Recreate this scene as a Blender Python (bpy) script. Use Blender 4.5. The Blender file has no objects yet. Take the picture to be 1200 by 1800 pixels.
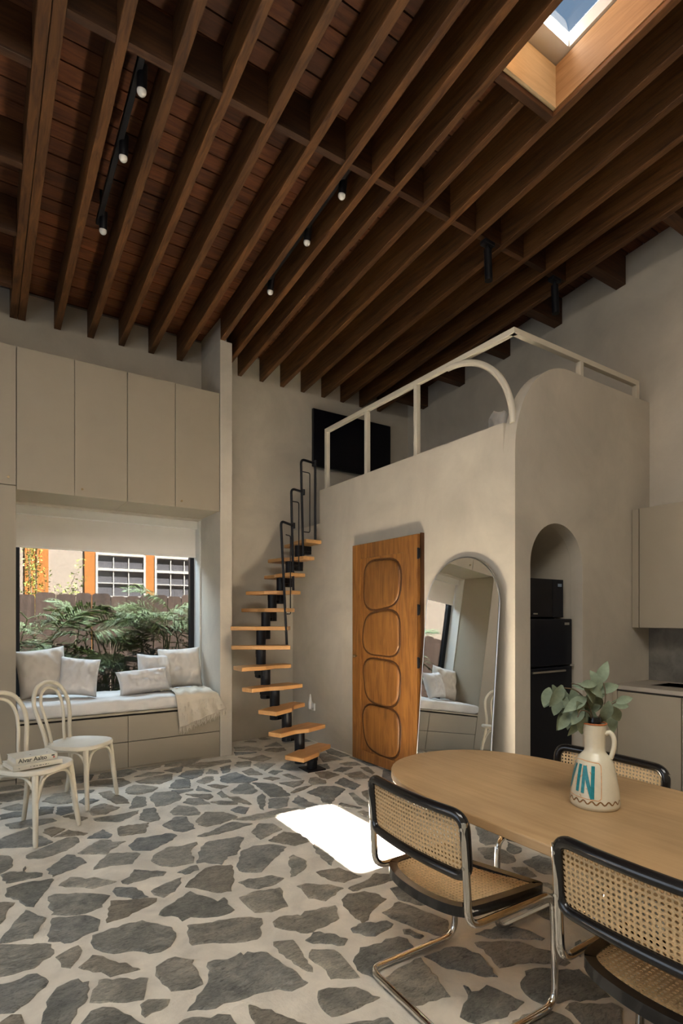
import bpy, bmesh, math, random
from mathutils import Vector, Matrix, noise, Quaternion

random.seed(7)
PI = math.pi
sc = bpy.context.scene
COL = sc.collection

# ------------------------------------------------------------------ camera
cam_d = bpy.data.cameras.new('camera')
cam_d.sensor_fit = 'VERTICAL'
cam_d.sensor_height = 36.0
cam_d.lens = 971.0 / 1800.0 * 36.0
cam_d.shift_y = 185.0 / 1800.0
cam_d.clip_start = 0.05
cam = bpy.data.objects.new('camera', cam_d)
COL.objects.link(cam)
cam.location = (0, 0, 1.35)
cam.rotation_euler = (PI / 2, 0, -math.atan2(0.55037623, 0.83491677))
sc.camera = cam

# ------------------------------------------------------------------ world, sun, daylight, exposure
w = bpy.data.worlds.new('sky')
sc.world = w
w.use_nodes = True
bg = w.node_tree.nodes['Background']
bg.inputs['Color'].default_value = (0.36, 0.57, 0.84, 1)
bg.inputs['Strength'].default_value = 0.72

SUN_DIR = Vector((-0.16, 0.30, -1.0)).normalized()
sun_d = bpy.data.lights.new('sun', 'SUN')
sun_d.energy = 520.0
sun_d.angle = math.radians(1.1)
sun_d.color = (1.0, 0.93, 0.82)
sun = bpy.data.objects.new('sun', sun_d)
COL.objects.link(sun)
sun.rotation_mode = 'QUATERNION'
sun.rotation_quaternion = SUN_DIR.to_track_quat('-Z', 'Y')
sun.location = (2, 0, 9)


def area(name, loc, direction, sx, sy, power, color):
    d = bpy.data.lights.new(name, 'AREA')
    d.shape = 'RECTANGLE'
    d.size, d.size_y = sx, sy
    d.energy = power
    d.color = color
    o = bpy.data.objects.new(name, d)
    COL.objects.link(o)
    o.location = loc
    o.rotation_euler = Vector(direction).to_track_quat('-Z', 'Y').to_euler()
    return o


# daylight from glazed garden door (left wall) and sky over the garden; added overhead fill behind the viewer
area('garden_door_daylight', (-2.75, 2.3, 1.35), (1, 0.0, -0.16), 3.0, 2.2, 32, (0.95, 0.97, 1.0))
area('overhead_fill', (0.1, -0.2, 4.40), (0.12, 0.22, -1), 3.0, 2.0, 140, (1.0, 0.95, 0.86))  # unseen area light, added to brighten the floor and lower walls
area('garden_sky_daylight', (1.1, 6.75, 3.1), (0.0, -1, -1.25), 1.8, 1.2, 2600, (0.66, 0.83, 1.0))

sc.view_settings.view_transform = 'Standard'
sc.view_settings.look = 'None'
sc.view_settings.gamma = 1.0
sc.view_settings.use_curve_mapping = False
sc.view_settings.exposure = 0.27
sc.cycles.sample_clamp_indirect = 40.0   # keep the bounce off the sunlit patch
sc.cycles.caustics_reflective = False
sc.cycles.caustics_refractive = False


# ------------------------------------------------------------------ materials
def nt(name):
    m = bpy.data.materials.new(name)
    m.use_nodes = True
    t = m.node_tree
    return m, t, t.nodes['Principled BSDF']


def N(t, kind, **kw):
    n = t.nodes.new(kind)
    for k, v in kw.items():
        setattr(n, k, v)
    return n


def ramp(t, fac, stops):
    r = N(t, 'ShaderNodeValToRGB')
    e = r.color_ramp.elements
    while len(e) < len(stops):
        e.new(0.5)
    for i, (p, c) in enumerate(stops):
        e[i].position = p
        e[i].color = (c[0], c[1], c[2], 1)
    t.links.new(fac, r.inputs['Fac'])
    return r.outputs['Color']


def bump(t, b, height, strength, dist=0.01):
    n = N(t, 'ShaderNodeBump')
    n.inputs['Strength'].default_value = strength
    n.inputs['Distance'].default_value = dist
    t.links.new(height, n.inputs['Height'])
    t.links.new(n.outputs['Normal'], b.inputs['Normal'])


def tex(t, kind='object', scale=(1, 1, 1), rot=(0, 0, 0)):
    c = N(t, 'ShaderNodeTexCoord')
    m = N(t, 'ShaderNodeMapping')
    m.inputs['Scale'].default_value = scale
    m.inputs['Rotation'].default_value = rot
    t.links.new(c.outputs['Object'], m.inputs['Vector'])
    return m.outputs['Vector']


def noise_n(t, vec, scale, detail=4, rough=0.55, dist=0.0):
    n = N(t, 'ShaderNodeTexNoise')
    n.inputs['Scale'].default_value = scale
    n.inputs['Detail'].default_value = detail
    n.inputs['Roughness'].default_value = rough
    n.inputs['Distortion'].default_value = dist
    t.links.new(vec, n.inputs['Vector'])
    return n.outputs['Fac']


def mul_random(t, col, lo, hi):
    """vary the colour a little from object to object"""
    oi = N(t, 'ShaderNodeObjectInfo')
    mr = N(t, 'ShaderNodeMapRange')
    mr.inputs['To Min'].default_value = lo
    mr.inputs['To Max'].default_value = hi
    t.links.new(oi.outputs['Random'], mr.inputs['Value'])
    mx = N(t, 'ShaderNodeVectorMath', operation='SCALE')
    t.links.new(col, mx.inputs[0])
    t.links.new(mr.outputs['Result'], mx.inputs['Scale'])
    return mx.outputs['Vector']


def plain(name, col, rough=0.5, metal=0.0, spec=0.5, coat=0.0):
    m, t, b = nt(name)
    b.inputs['Base Color'].default_value = (*col, 1)
    b.inputs['Roughness'].default_value = rough
    b.inputs['Metallic'].default_value = metal
    b.inputs['Specular IOR Level'].default_value = spec
    b.inputs['Coat Weight'].default_value = coat
    return m


def mottled(name, col, var=0.12, scale=2.0, rough=0.8, bstr=0.15, fine=60.0, spec=0.3, detail=5):
    m, t, b = nt(name)
    v = tex(t)
    n = noise_n(t, v, scale, detail, 0.6, 0.4)
    lo = [c * (1 - var) for c in col]
    hi = [min(1, c * (1 + var)) for c in col]
    t.links.new(ramp(t, n, [(0.3, lo), (0.7, hi)]), b.inputs['Base Color'])
    b.inputs['Roughness'].default_value = rough
    b.inputs['Specular IOR Level'].default_value = spec
    if bstr:
        bump(t, b, noise_n(t, v, fine, 4), bstr, 0.004)
    return m


def wood(name, c_dark, c_light, axis='y', scale=3.0, stretch=14.0, rough=0.55, vary=(0.8, 1.15), bstr=0.15, spec=0.35, knots=False):
    m, t, b = nt(name)
    s = {'x': (1, stretch, stretch), 'y': (stretch, 1, stretch), 'z': (stretch, stretch, 1)}[axis]
    oi = N(t, 'ShaderNodeObjectInfo')
    c = N(t, 'ShaderNodeTexCoord')
    ad = N(t, 'ShaderNodeVectorMath', operation='ADD')
    sca = N(t, 'ShaderNodeVectorMath', operation='SCALE')
    comb = N(t, 'ShaderNodeCombineXYZ')
    for k in ('X', 'Y', 'Z'):
        t.links.new(oi.outputs['Random'], comb.inputs[k])
    t.links.new(comb.outputs['Vector'], sca.inputs[0])
    sca.inputs['Scale'].default_value = 37.0
    t.links.new(c.outputs['Object'], ad.inputs[0])
    t.links.new(sca.outputs['Vector'], ad.inputs[1])
    mp = N(t, 'ShaderNodeMapping')
    mp.inputs['Scale'].default_value = s
    t.links.new(ad.outputs['Vector'], mp.inputs['Vector'])
    n = noise_n(t, mp.outputs['Vector'], scale, 7, 0.62, 0.9)
    n2 = noise_n(t, ad.outputs['Vector'], 1.7, 3, 0.5)
    mid = [0.5 * (a + d) for a, d in zip(c_dark, c_light)]
    col = ramp(t, n, [(0.28, c_dark), (0.5, mid), (0.72, c_light)])
    mixn = N(t, 'ShaderNodeMix', data_type='RGBA', blend_type='MULTIPLY')
    mixn.inputs['Factor'].default_value = 1.0
    t.links.new(col, mixn.inputs['A'])
    t.links.new(ramp(t, n2, [(0.3, (0.72, 0.70, 0.68)), (0.7, (1.12, 1.1, 1.08))]), mixn.inputs['B'])
    t.links.new(mul_random(t, mixn.outputs['Result'], *vary), b.inputs['Base Color'])
    b.inputs['Roughness'].default_value = rough
    b.inputs['Specular IOR Level'].default_value = spec
    bump(t, b, n, bstr, 0.003)
    return m


def fabric(name, col, var=0.06, weave=420.0, bstr=0.25):
    m, t, b = nt(name)
    v = tex(t)
    n = noise_n(t, v, 6.0, 4)
    lo = [c * (1 - var) for c in col]
    hi = [min(1, c * (1 + var)) for c in col]
    t.links.new(ramp(t, n, [(0.3, lo), (0.7, hi)]), b.inputs['Base Color'])
    b.inputs['Roughness'].default_value = 0.95
    b.inputs['Specular IOR Level'].default_value = 0.15
    b.inputs['Sheen Weight'].default_value = 0.15
    bump(t, b, noise_n(t, v, weave, 2), bstr, 0.002)
    return m


def glass(name, tint, refl=1.0):
    """thin pane: lets light straight through, reflects by fresnel"""
    m, t, b = nt(name)
    t.nodes.remove(b)
    out = t.nodes['Material Output']
    tr = N(t, 'ShaderNodeBsdfTransparent')
    tr.inputs['Color'].default_value = (*tint, 1)
    gl = N(t, 'ShaderNodeBsdfGlossy')
    gl.inputs['Roughness'].default_value = 0.0
    gl.inputs['Color'].default_value = (refl, refl, refl, 1)
    fr = N(t, 'ShaderNodeFresnel')
    fr.inputs['IOR'].default_value = 1.4
    mx = N(t, 'ShaderNodeMixShader')
    ge = N(t, 'ShaderNodeNewGeometry')          # the far face of the pane neither tints nor reflects again
    inv = N(t, 'ShaderNodeMath', operation='SUBTRACT')
    inv.inputs[0].default_value = 1.0
    t.links.new(ge.outputs['Backfacing'], inv.inputs[1])
    ml = N(t, 'ShaderNodeMath', operation='MULTIPLY')
    t.links.new(fr.outputs['Fac'], ml.inputs[0])
    t.links.new(inv.outputs['Value'], ml.inputs[1])
    mc = N(t, 'ShaderNodeMix', data_type='RGBA')
    t.links.new(ge.outputs['Backfacing'], mc.inputs['Factor'])
    mc.inputs['A'].default_value = (*tint, 1)
    mc.inputs['B'].default_value = (1, 1, 1, 1)
    t.links.new(mc.outputs['Result'], tr.inputs['Color'])
    t.links.new(ml.outputs['Value'], mx.inputs['Fac'])
    t.links.new(tr.outputs['BSDF'], mx.inputs[1])
    t.links.new(gl.outputs['BSDF'], mx.inputs[2])
    t.links.new(mx.outputs['Shader'], out.inputs['Surface'])
    return m


M = {}
M['plaster'] = mottled('plaster', (0.53, 0.475, 0.39), 0.15, 1.5, 0.9, 0.25, 45)
M['cabinet'] = mottled('cabinet_laminate', (0.345, 0.294, 0.22), 0.03, 3.0, 0.55, 0.05, 300)
M['cabinet_inside'] = plain('cabinet_carcass', (0.10, 0.085, 0.065), 0.8)
M['bay_white'] = mottled('painted_board', (0.64, 0.62, 0.57), 0.03, 2.0, 0.6, 0.05)
M['beam'] = wood('stained_beam', (0.052, 0.020, 0.006), (0.20, 0.088, 0.027), 'y', 2.2, 16, 0.6, (0.8, 1.2), 0.3)
M['joist'] = wood('stained_blocking', (0.034, 0.013, 0.0045), (0.10, 0.042, 0.014), 'x', 2.2, 16, 0.6, (0.8, 1.2), 0.3)
M['deck'] = wood('stained_decking', (0.050, 0.015, 0.005), (0.165, 0.056, 0.019), 'x', 2.6, 10, 0.65, (0.65, 1.3), 0.3)
M['curb'] = wood('light_curb_wood', (0.28, 0.16, 0.075), (0.46, 0.28, 0.14), 'y', 2.0, 14, 0.6, (0.9, 1.1), 0.15)
M['curb_pale'] = wood('pale_curb_wood', (0.52, 0.39, 0.22), (0.70, 0.55, 0.34), 'x', 2.0, 12, 0.6, (0.95, 1.05), 0.1)
M['oak'] = wood('oak_table', (0.47, 0.30, 0.145), (0.60, 0.40, 0.21), 'y', 2.4, 12, 0.42, (0.97, 1.03), 0.05, 0.4)
M['tread'] = wood('beech_tread', (0.52, 0.27, 0.10), (0.68, 0.38, 0.155), 'y', 2.4, 10, 0.4, (0.92, 1.06), 0.05, 0.4)
M['door'] = wood('carved_door_wood', (0.135, 0.050, 0.011), (0.36, 0.155, 0.036), 'z', 2.6, 9, 0.42, (0.85, 1.1), 0.25, 0.5)
M['door_dark'] = wood('carved_groove_wood', (0.06, 0.022, 0.006), (0.11, 0.045, 0.013), 'z', 2.6, 9, 0.5, (0.95, 1.05), 0.2)
M['fence'] = wood('weathered_fence', (0.035, 0.022, 0.017), (0.080, 0.052, 0.041), 'z', 2.0, 10, 0.85, (0.75, 1.2), 0.3)
M['black'] = plain('black_metal', (0.007, 0.007, 0.009), 0.45, 0.0, 0.3)
M['black_gloss'] = plain('black_lacquer', (0.010, 0.009, 0.009), 0.22, 0.0, 0.5, 0.3)
M['black_appliance'] = plain('black_appliance', (0.004, 0.005, 0.009), 0.3, 0.0, 0.2)
M['screen'] = plain('dark_screen', (0.004, 0.004, 0.007), 0.25, 0.0, 0.2)
M['chrome'] = plain('chrome', (0.78, 0.76, 0.72), 0.09, 1.0)
M['steel'] = plain('brushed_steel', (0.55, 0.53, 0.50), 0.3, 1.0)
M['brass'] = plain('aged_brass', (0.30, 0.22, 0.12), 0.4, 1.0)
M['rail'] = plain('cream_enamel', (0.62, 0.56, 0.45), 0.5)
M['cream'] = mottled('cream_paint', (0.66, 0.60, 0.48), 0.05, 8.0, 0.45, 0.05, 150, 0.4)
M['linen'] = fabric('linen', (0.62, 0.585, 0.55))
M['linen_warm'] = fabric('warm_linen', (0.60, 0.545, 0.48))
M['linen_bed'] = fabric('mattress_linen', (0.66, 0.63, 0.59))
M['throw'] = fabric('cotton_throw', (0.60, 0.53, 0.42), 0.10, 200, 0.5)
M['blind'] = fabric('roller_fabric', (0.70, 0.665, 0.61), 0.02, 500, 0.1)
M['mortar'] = mottled('mortar', (0.70, 0.645, 0.55), 0.18, 4.5, 0.95, 0.8, 55)
M['cane'] = mottled('woven_cane', (0.66, 0.47, 0.255), 0.25, 160.0, 0.5, 0.1, 300, 0.4)
M['sky_frame'] = plain('skylight_frame_paint', (0.48, 0.47, 0.45), 0.6)
M['globe'] = plain('frosted_globe', (0.75, 0.73, 0.68), 0.25)
M['mirror'] = plain('mirror_silver', (0.88, 0.88, 0.87), 0.01, 1.0)
M['stone_top'] = mottled('stone_counter', (0.40, 0.35, 0.29), 0.10, 6.0, 0.4, 0.1, 120)
M['backsplash'] = mottled('stone_backsplash', (0.17, 0.155, 0.13), 0.30, 9.0, 0.5, 0.1, 80)
M['glass'] = glass('window_glass', (0.042, 0.043, 0.043), 0.35)
M['glass_sky'] = glass('skylight_glass', (0.52, 0.52, 0.53), 0.8)
M['glass_clear'] = glass('clear_glass', (0.94, 0.95, 0.96), 0.8)
M['white'] = plain('white_plastic', (0.74, 0.72, 0.68), 0.4)
M['paper'] = mottled('book_cover', (0.64, 0.60, 0.50), 0.05, 10, 0.6, 0)
M['pages'] = mottled('book_pages', (0.68, 0.62, 0.52), 0.06, 40, 0.9, 0)
M['ink'] = plain('ink', (0.035, 0.033, 0.03), 0.6)
M['red_ink'] = plain('red_print', (0.45, 0.10, 0.07), 0.6)
M['ceramic'] = mottled('cream_glaze', (0.64, 0.58, 0.44), 0.06, 18, 0.25, 0.03, 90, 0.5)
M['teal'] = mottled('teal_glaze', (0.02, 0.20, 0.23), 0.25, 60, 0.3, 0)
M['rust'] = mottled('rust_glaze', (0.42, 0.13, 0.045), 0.2, 60, 0.3, 0)
M['orange_glaze'] = mottled('orange_glaze', (0.62, 0.30, 0.13), 0.3, 90, 0.3, 0)
M['brown_glaze'] = mottled('brown_glaze', (0.20, 0.095, 0.035), 0.2, 60, 0.3, 0)
M['leaf'] = mottled('dusty_leaf', (0.20, 0.245, 0.165), 0.30, 22, 0.7, 0.1, 90)
M['stem'] = plain('brown_stem', (0.10, 0.07, 0.04), 0.7)
M['palm'] = mottled('palm_leaf', (0.27, 0.315, 0.135), 0.35, 3, 0.45, 0.0)
M['shrub'] = mottled('shrub_leaf', (0.20, 0.24, 0.05), 0.3, 6, 0.5, 0.0)
M['bark'] = mottled('bark', (0.22, 0.16, 0.10), 0.3, 20, 0.9, 0.4)
M['stucco'] = mottled('stucco', (0.33, 0.285, 0.25), 0.04, 5, 0.95, 0.2)
M['orange_trim'] = mottled('orange_trim_paint', (0.36, 0.14, 0.035), 0.05, 5, 0.7, 0.05)
M['white_paint'] = plain('white_sash_paint', (0.42, 0.42, 0.42), 0.6)
M['dark_pane'] = plain('dark_window_pane', (0.10, 0.10, 0.115), 0.12)
M['soil'] = mottled('garden_soil', (0.16, 0.12, 0.08), 0.3, 5, 0.95, 0.4)
M['roof'] = plain('roof_membrane', (0.25, 0.24, 0.23), 0.9)

m, t, b = nt('flagstone')
oi = N(t, 'ShaderNodeObjectInfo')
v = tex(t)
base = ramp(t, oi.outputs['Random'], [(0.0, (0.27, 0.267, 0.247)), (0.22, (0.41, 0.402, 0.365)), (0.42, (0.30, 0.31, 0.31)),
                                     (0.6, (0.48, 0.457, 0.40)), (0.8, (0.35, 0.31, 0.255)), (1.0, (0.42, 0.405, 0.365))])
n1 = noise_n(t, v, 7.0, 8, 0.65, 0.6)
mxn = N(t, 'ShaderNodeMix', data_type='RGBA', blend_type='MULTIPLY')
mxn.inputs['Factor'].default_value = 1.0
t.links.new(base, mxn.inputs['A'])
t.links.new(ramp(t, n1, [(0.28, (0.55, 0.56, 0.56)), (0.72, (1.50, 1.45, 1.36))]), mxn.inputs['B'])
vs_ = tex(t, scale=(1.0, 2.6, 1.0), rot=(0, 0, 0.45))
n3 = noise_n(t, vs_, 30.0, 8, 0.7, 1.5)
mxn2 = N(t, 'ShaderNodeMix', data_type='RGBA', blend_type='MULTIPLY')
mxn2.inputs['Factor'].default_value = 1.0
t.links.new(mxn.outputs['Result'], mxn2.inputs['A'])
t.links.new(ramp(t, n3, [(0.33, (0.50, 0.50, 0.50)), (0.48, (0.98, 0.98, 0.97)), (0.68, (1.30, 1.28, 1.24))]), mxn2.inputs['B'])
t.links.new(mxn2.outputs['Result'], b.inputs['Base Color'])
b.inputs['Roughness'].default_value = 0.62
b.inputs['Specular IOR Level'].default_value = 0.4
v2 = tex(t, scale=(1, 2.2, 1), rot=(0, 0, 0.5))
bump(t, b, noise_n(t, v2, 14.0, 10, 0.72, 1.2), 1.0, 0.03)
M['flagstone'] = m


# ------------------------------------------------------------------ mesh helpers
class MB:
    def __init__(s):
        s.v = []
        s.f = []

    def add(s, vs, fs):
        n = len(s.v)
        s.v += [tuple(p) for p in vs]
        s.f += [tuple(i + n for i in f) for f in fs]
        return s

    def box(s, x0, y0, z0, x1, y1, z1, mat=None):
        vs = [Vector(p) for p in ((x0, y0, z0), (x1, y0, z0), (x1, y1, z0), (x0, y1, z0), (x0, y0, z1), (x1, y0, z1), (x1, y1, z1), (x0, y1, z1))]
        if mat is not None:
            vs = [mat @ p for p in vs]
        return s.add(vs, [(0, 3, 2, 1), (4, 5, 6, 7), (0, 1, 5, 4), (1, 2, 6, 5), (2, 3, 7, 6), (3, 0, 4, 7)])

    def prism(s, poly, a, b, axis='z'):
        """poly: 2D loop; axis z -> (x,y); y -> (x,z); x -> (y,z)"""
        def P(p, h):
            return {'z': (p[0], p[1], h), 'y': (p[0], h, p[1]), 'x': (h, p[0], p[1])}[axis]
        n = len(poly)
        vs = [P(p, a) for p in poly] + [P(p, b) for p in poly]
        fs = [tuple(range(n - 1, -1, -1)), tuple(range(n, 2 * n))]
        fs += [(i, (i + 1) % n, n + (i + 1) % n, n + i) for i in range(n)]
        return s.add(vs, fs)

    def ring(s, outer, inner, a, b):
        n = len(outer)
        vs = [(p[0], p[1], a) for p in outer] + [(p[0], p[1], b) for p in outer] + [(p[0], p[1], a) for p in inner] + [(p[0], p[1], b) for p in inner]
        fs = []
        for i in range(n):
            j = (i + 1) % n
            fs += [(i, j, n + j, n + i), (2 * n + j, 2 * n + i, 3 * n + i, 3 * n + j), (n + i, n + j, 3 * n + j, 3 * n + i), (j, i, 2 * n + i, 2 * n + j)]
        return s.add(vs, fs)

    def tube(s, path, r, n=10, closed=False, caps=True):
        path = [Vector(p) for p in path]
        L = len(path)
        rad = r if isinstance(r, (list, tuple)) else [r] * L
        tang = []
        for i in range(L):
            if closed:
                d = path[(i + 1) % L] - path[i - 1]
            else:
                d = path[min(i + 1, L - 1)] - path[max(i - 1, 0)]
            tang.append(d.normalized() if d.length > 1e-9 else Vector((0, 0, 1)))
        up = Vector((0, 0, 1)) if abs(tang[0].z) < 0.9 else Vector((1, 0, 0))
        u = tang[0].cross(up).normalized()
        vs, fs = [], []
        for i in range(L):
            if i:
                q = tang[i - 1].rotation_difference(tang[i])
                u = q @ u
            u = (u - tang[i] * u.dot(tang[i])).normalized()
            w_ = tang[i].cross(u)
            for k in range(n):
                a = 2 * PI * k / n
                vs.append(path[i] + (u * math.cos(a) + w_ * math.sin(a)) * rad[i])
        m_ = L if closed else L - 1
        for i in range(m_):
            j = (i + 1) % L
            for k in range(n):
                l = (k + 1) % n
                fs.append((i * n + k, i * n + l, j * n + l, j * n + k))
        if caps and not closed:
            fs.append(tuple(range(n - 1, -1, -1)))
            fs.append(tuple(range((L - 1) * n, L * n)))
        return s.add(vs, fs)

    def lathe(s, prof, n=24, cx=0, cy=0, cap=True):
        vs = [(cx + r * math.cos(2 * PI * k / n), cy + r * math.sin(2 * PI * k / n), z) for r, z in prof for k in range(n)]
        fs = []
        for i in range(len(prof) - 1):
            for k in range(n):
                l = (k + 1) % n
                fs.append((i * n + k, i * n + l, (i + 1) * n + l, (i + 1) * n + k))
        if cap:
            fs.append(tuple(range(n - 1, -1, -1)))
            fs.append(tuple(range((len(prof) - 1) * n, len(prof) * n)))
        return s.add(vs, fs)

    def sphere(s, c, r, n=16, m=10, sz=1.0):
        prof = []
        for i in range(1, m):
            a = -PI / 2 + PI * i / m
            prof.append((r * math.cos(a), c[2] + sz * r * math.sin(a)))
        return s.lathe(prof, n, c[0], c[1])

    def grid(s, fn, nu, nv, both=False):
        vs = [fn(i / nu, j / nv) for i in range(nu + 1) for j in range(nv + 1)]
        fs = [(i * (nv + 1) + j, (i + 1) * (nv + 1) + j, (i + 1) * (nv + 1) + j + 1, i * (nv + 1) + j + 1) for i in range(nu) for j in range(nv)]
        return s.add(vs, fs)

    def mesh(s, name, mat, smooth=False):
        me = bpy.data.meshes.new(name)
        me.from_pydata(s.v, [], s.f)
        me.validate()
        bm = bmesh.new()
        bm.from_mesh(me)
        bmesh.ops.recalc_face_normals(bm, faces=bm.faces)
        bm.to_mesh(me)
        bm.free()
        if mat is not None:
            me.materials.append(mat)
        if smooth:
            for p in me.polygons:
                p.use_smooth = True
            if smooth != 'all':
                me.set_sharp_from_angle(angle=math.radians(40))
        me.update()
        return me

    def build(s, name, mat, parent=None, smooth=False, bevel=0.0, world=True):
        return link(name, s.mesh(name, mat, smooth), parent, bevel, world)


def link(name, me, parent=None, bevel=0.0, world=True):
    o = bpy.data.objects.new(name, me)
    COL.objects.link(o)
    if parent is not None:
        o.parent = parent
        if world:
            r = parent
            mat = Matrix.Identity(4)
            chain = []
            while r is not None:
                chain.append(r)
                r = r.parent
            for c in reversed(chain):
                mat = mat @ c.matrix_parent_inverse @ Matrix.LocRotScale(c.location, c.rotation_euler, c.scale)
            o.matrix_parent_inverse = mat.inverted()
    if bevel:
        b = o.modifiers.new('bevel', 'BEVEL')
        b.width = bevel
        b.segments = 2
        b.limit_method = 'ANGLE'
        b.angle_limit = math.radians(40)
    return o


def tag(o, label=None, cat=None, group=None, kind=None):
    for k, v in (('label', label), ('category', cat), ('group', group), ('kind', kind)):
        if v:
            o[k] = v
    return o


def thing(name, label, cat, loc=(0, 0, 0), rz=0.0, group=None, kind=None):
    o = bpy.data.objects.new(name, None)
    COL.objects.link(o)
    o.empty_display_size = 0.05
    o.location = loc
    o.rotation_euler = (0, 0, rz)
    return tag(o, label, cat, group, kind)


def copy_tree(o, parent=None):
    c = o.copy()
    COL.objects.link(c)
    c.parent = parent
    for ch in list(o.children):
        copy_tree(ch, c)
    return c


def fillet(path, r, seg=6):
    path = [Vector(p) for p in path]
    rr = r if isinstance(r, (list, tuple)) else [r] * len(path)
    out = [path[0]]
    for i in range(1, len(path) - 1):
        a, p, c = path[i - 1], path[i], path[i + 1]
        d1, d2 = (a - p), (c - p)
        k = min(rr[i], d1.length * 0.49, d2.length * 0.49)
        p1, p2 = p + d1.normalized() * k, p + d2.normalized() * k
        for j in range(seg + 1):
            t_ = j / seg
            out.append((1 - t_) ** 2 * p1 + 2 * t_ * (1 - t_) * p + t_ * t_ * p2)
    out.append(path[-1])
    return out


def smooth_path(pts, n=8):
    """Catmull-Rom through the points"""
    P = [Vector(p) for p in pts]
    P = [2 * P[0] - P[1]] + P + [2 * P[-1] - P[-2]]
    out = []
    for i in range(1, len(P) - 2):
        for k in range(n):
            t_ = k / n
            a, b_, c, d = P[i - 1], P[i], P[i + 1], P[i + 2]
            out.append(0.5 * ((2 * b_) + (-a + c) * t_ + (2 * a - 5 * b_ + 4 * c - d) * t_ ** 2 + (-a + 3 * b_ - 3 * c + d) * t_ ** 3))
    out.append(P[-2])
    return out


SL = 0.1033


def zb(Y):
    """underside of the beams"""
    return 3.98 + SL * (5.65 - Y)


def zd(Y):
    """underside of the decking"""
    return zb(Y) + 0.255


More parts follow.
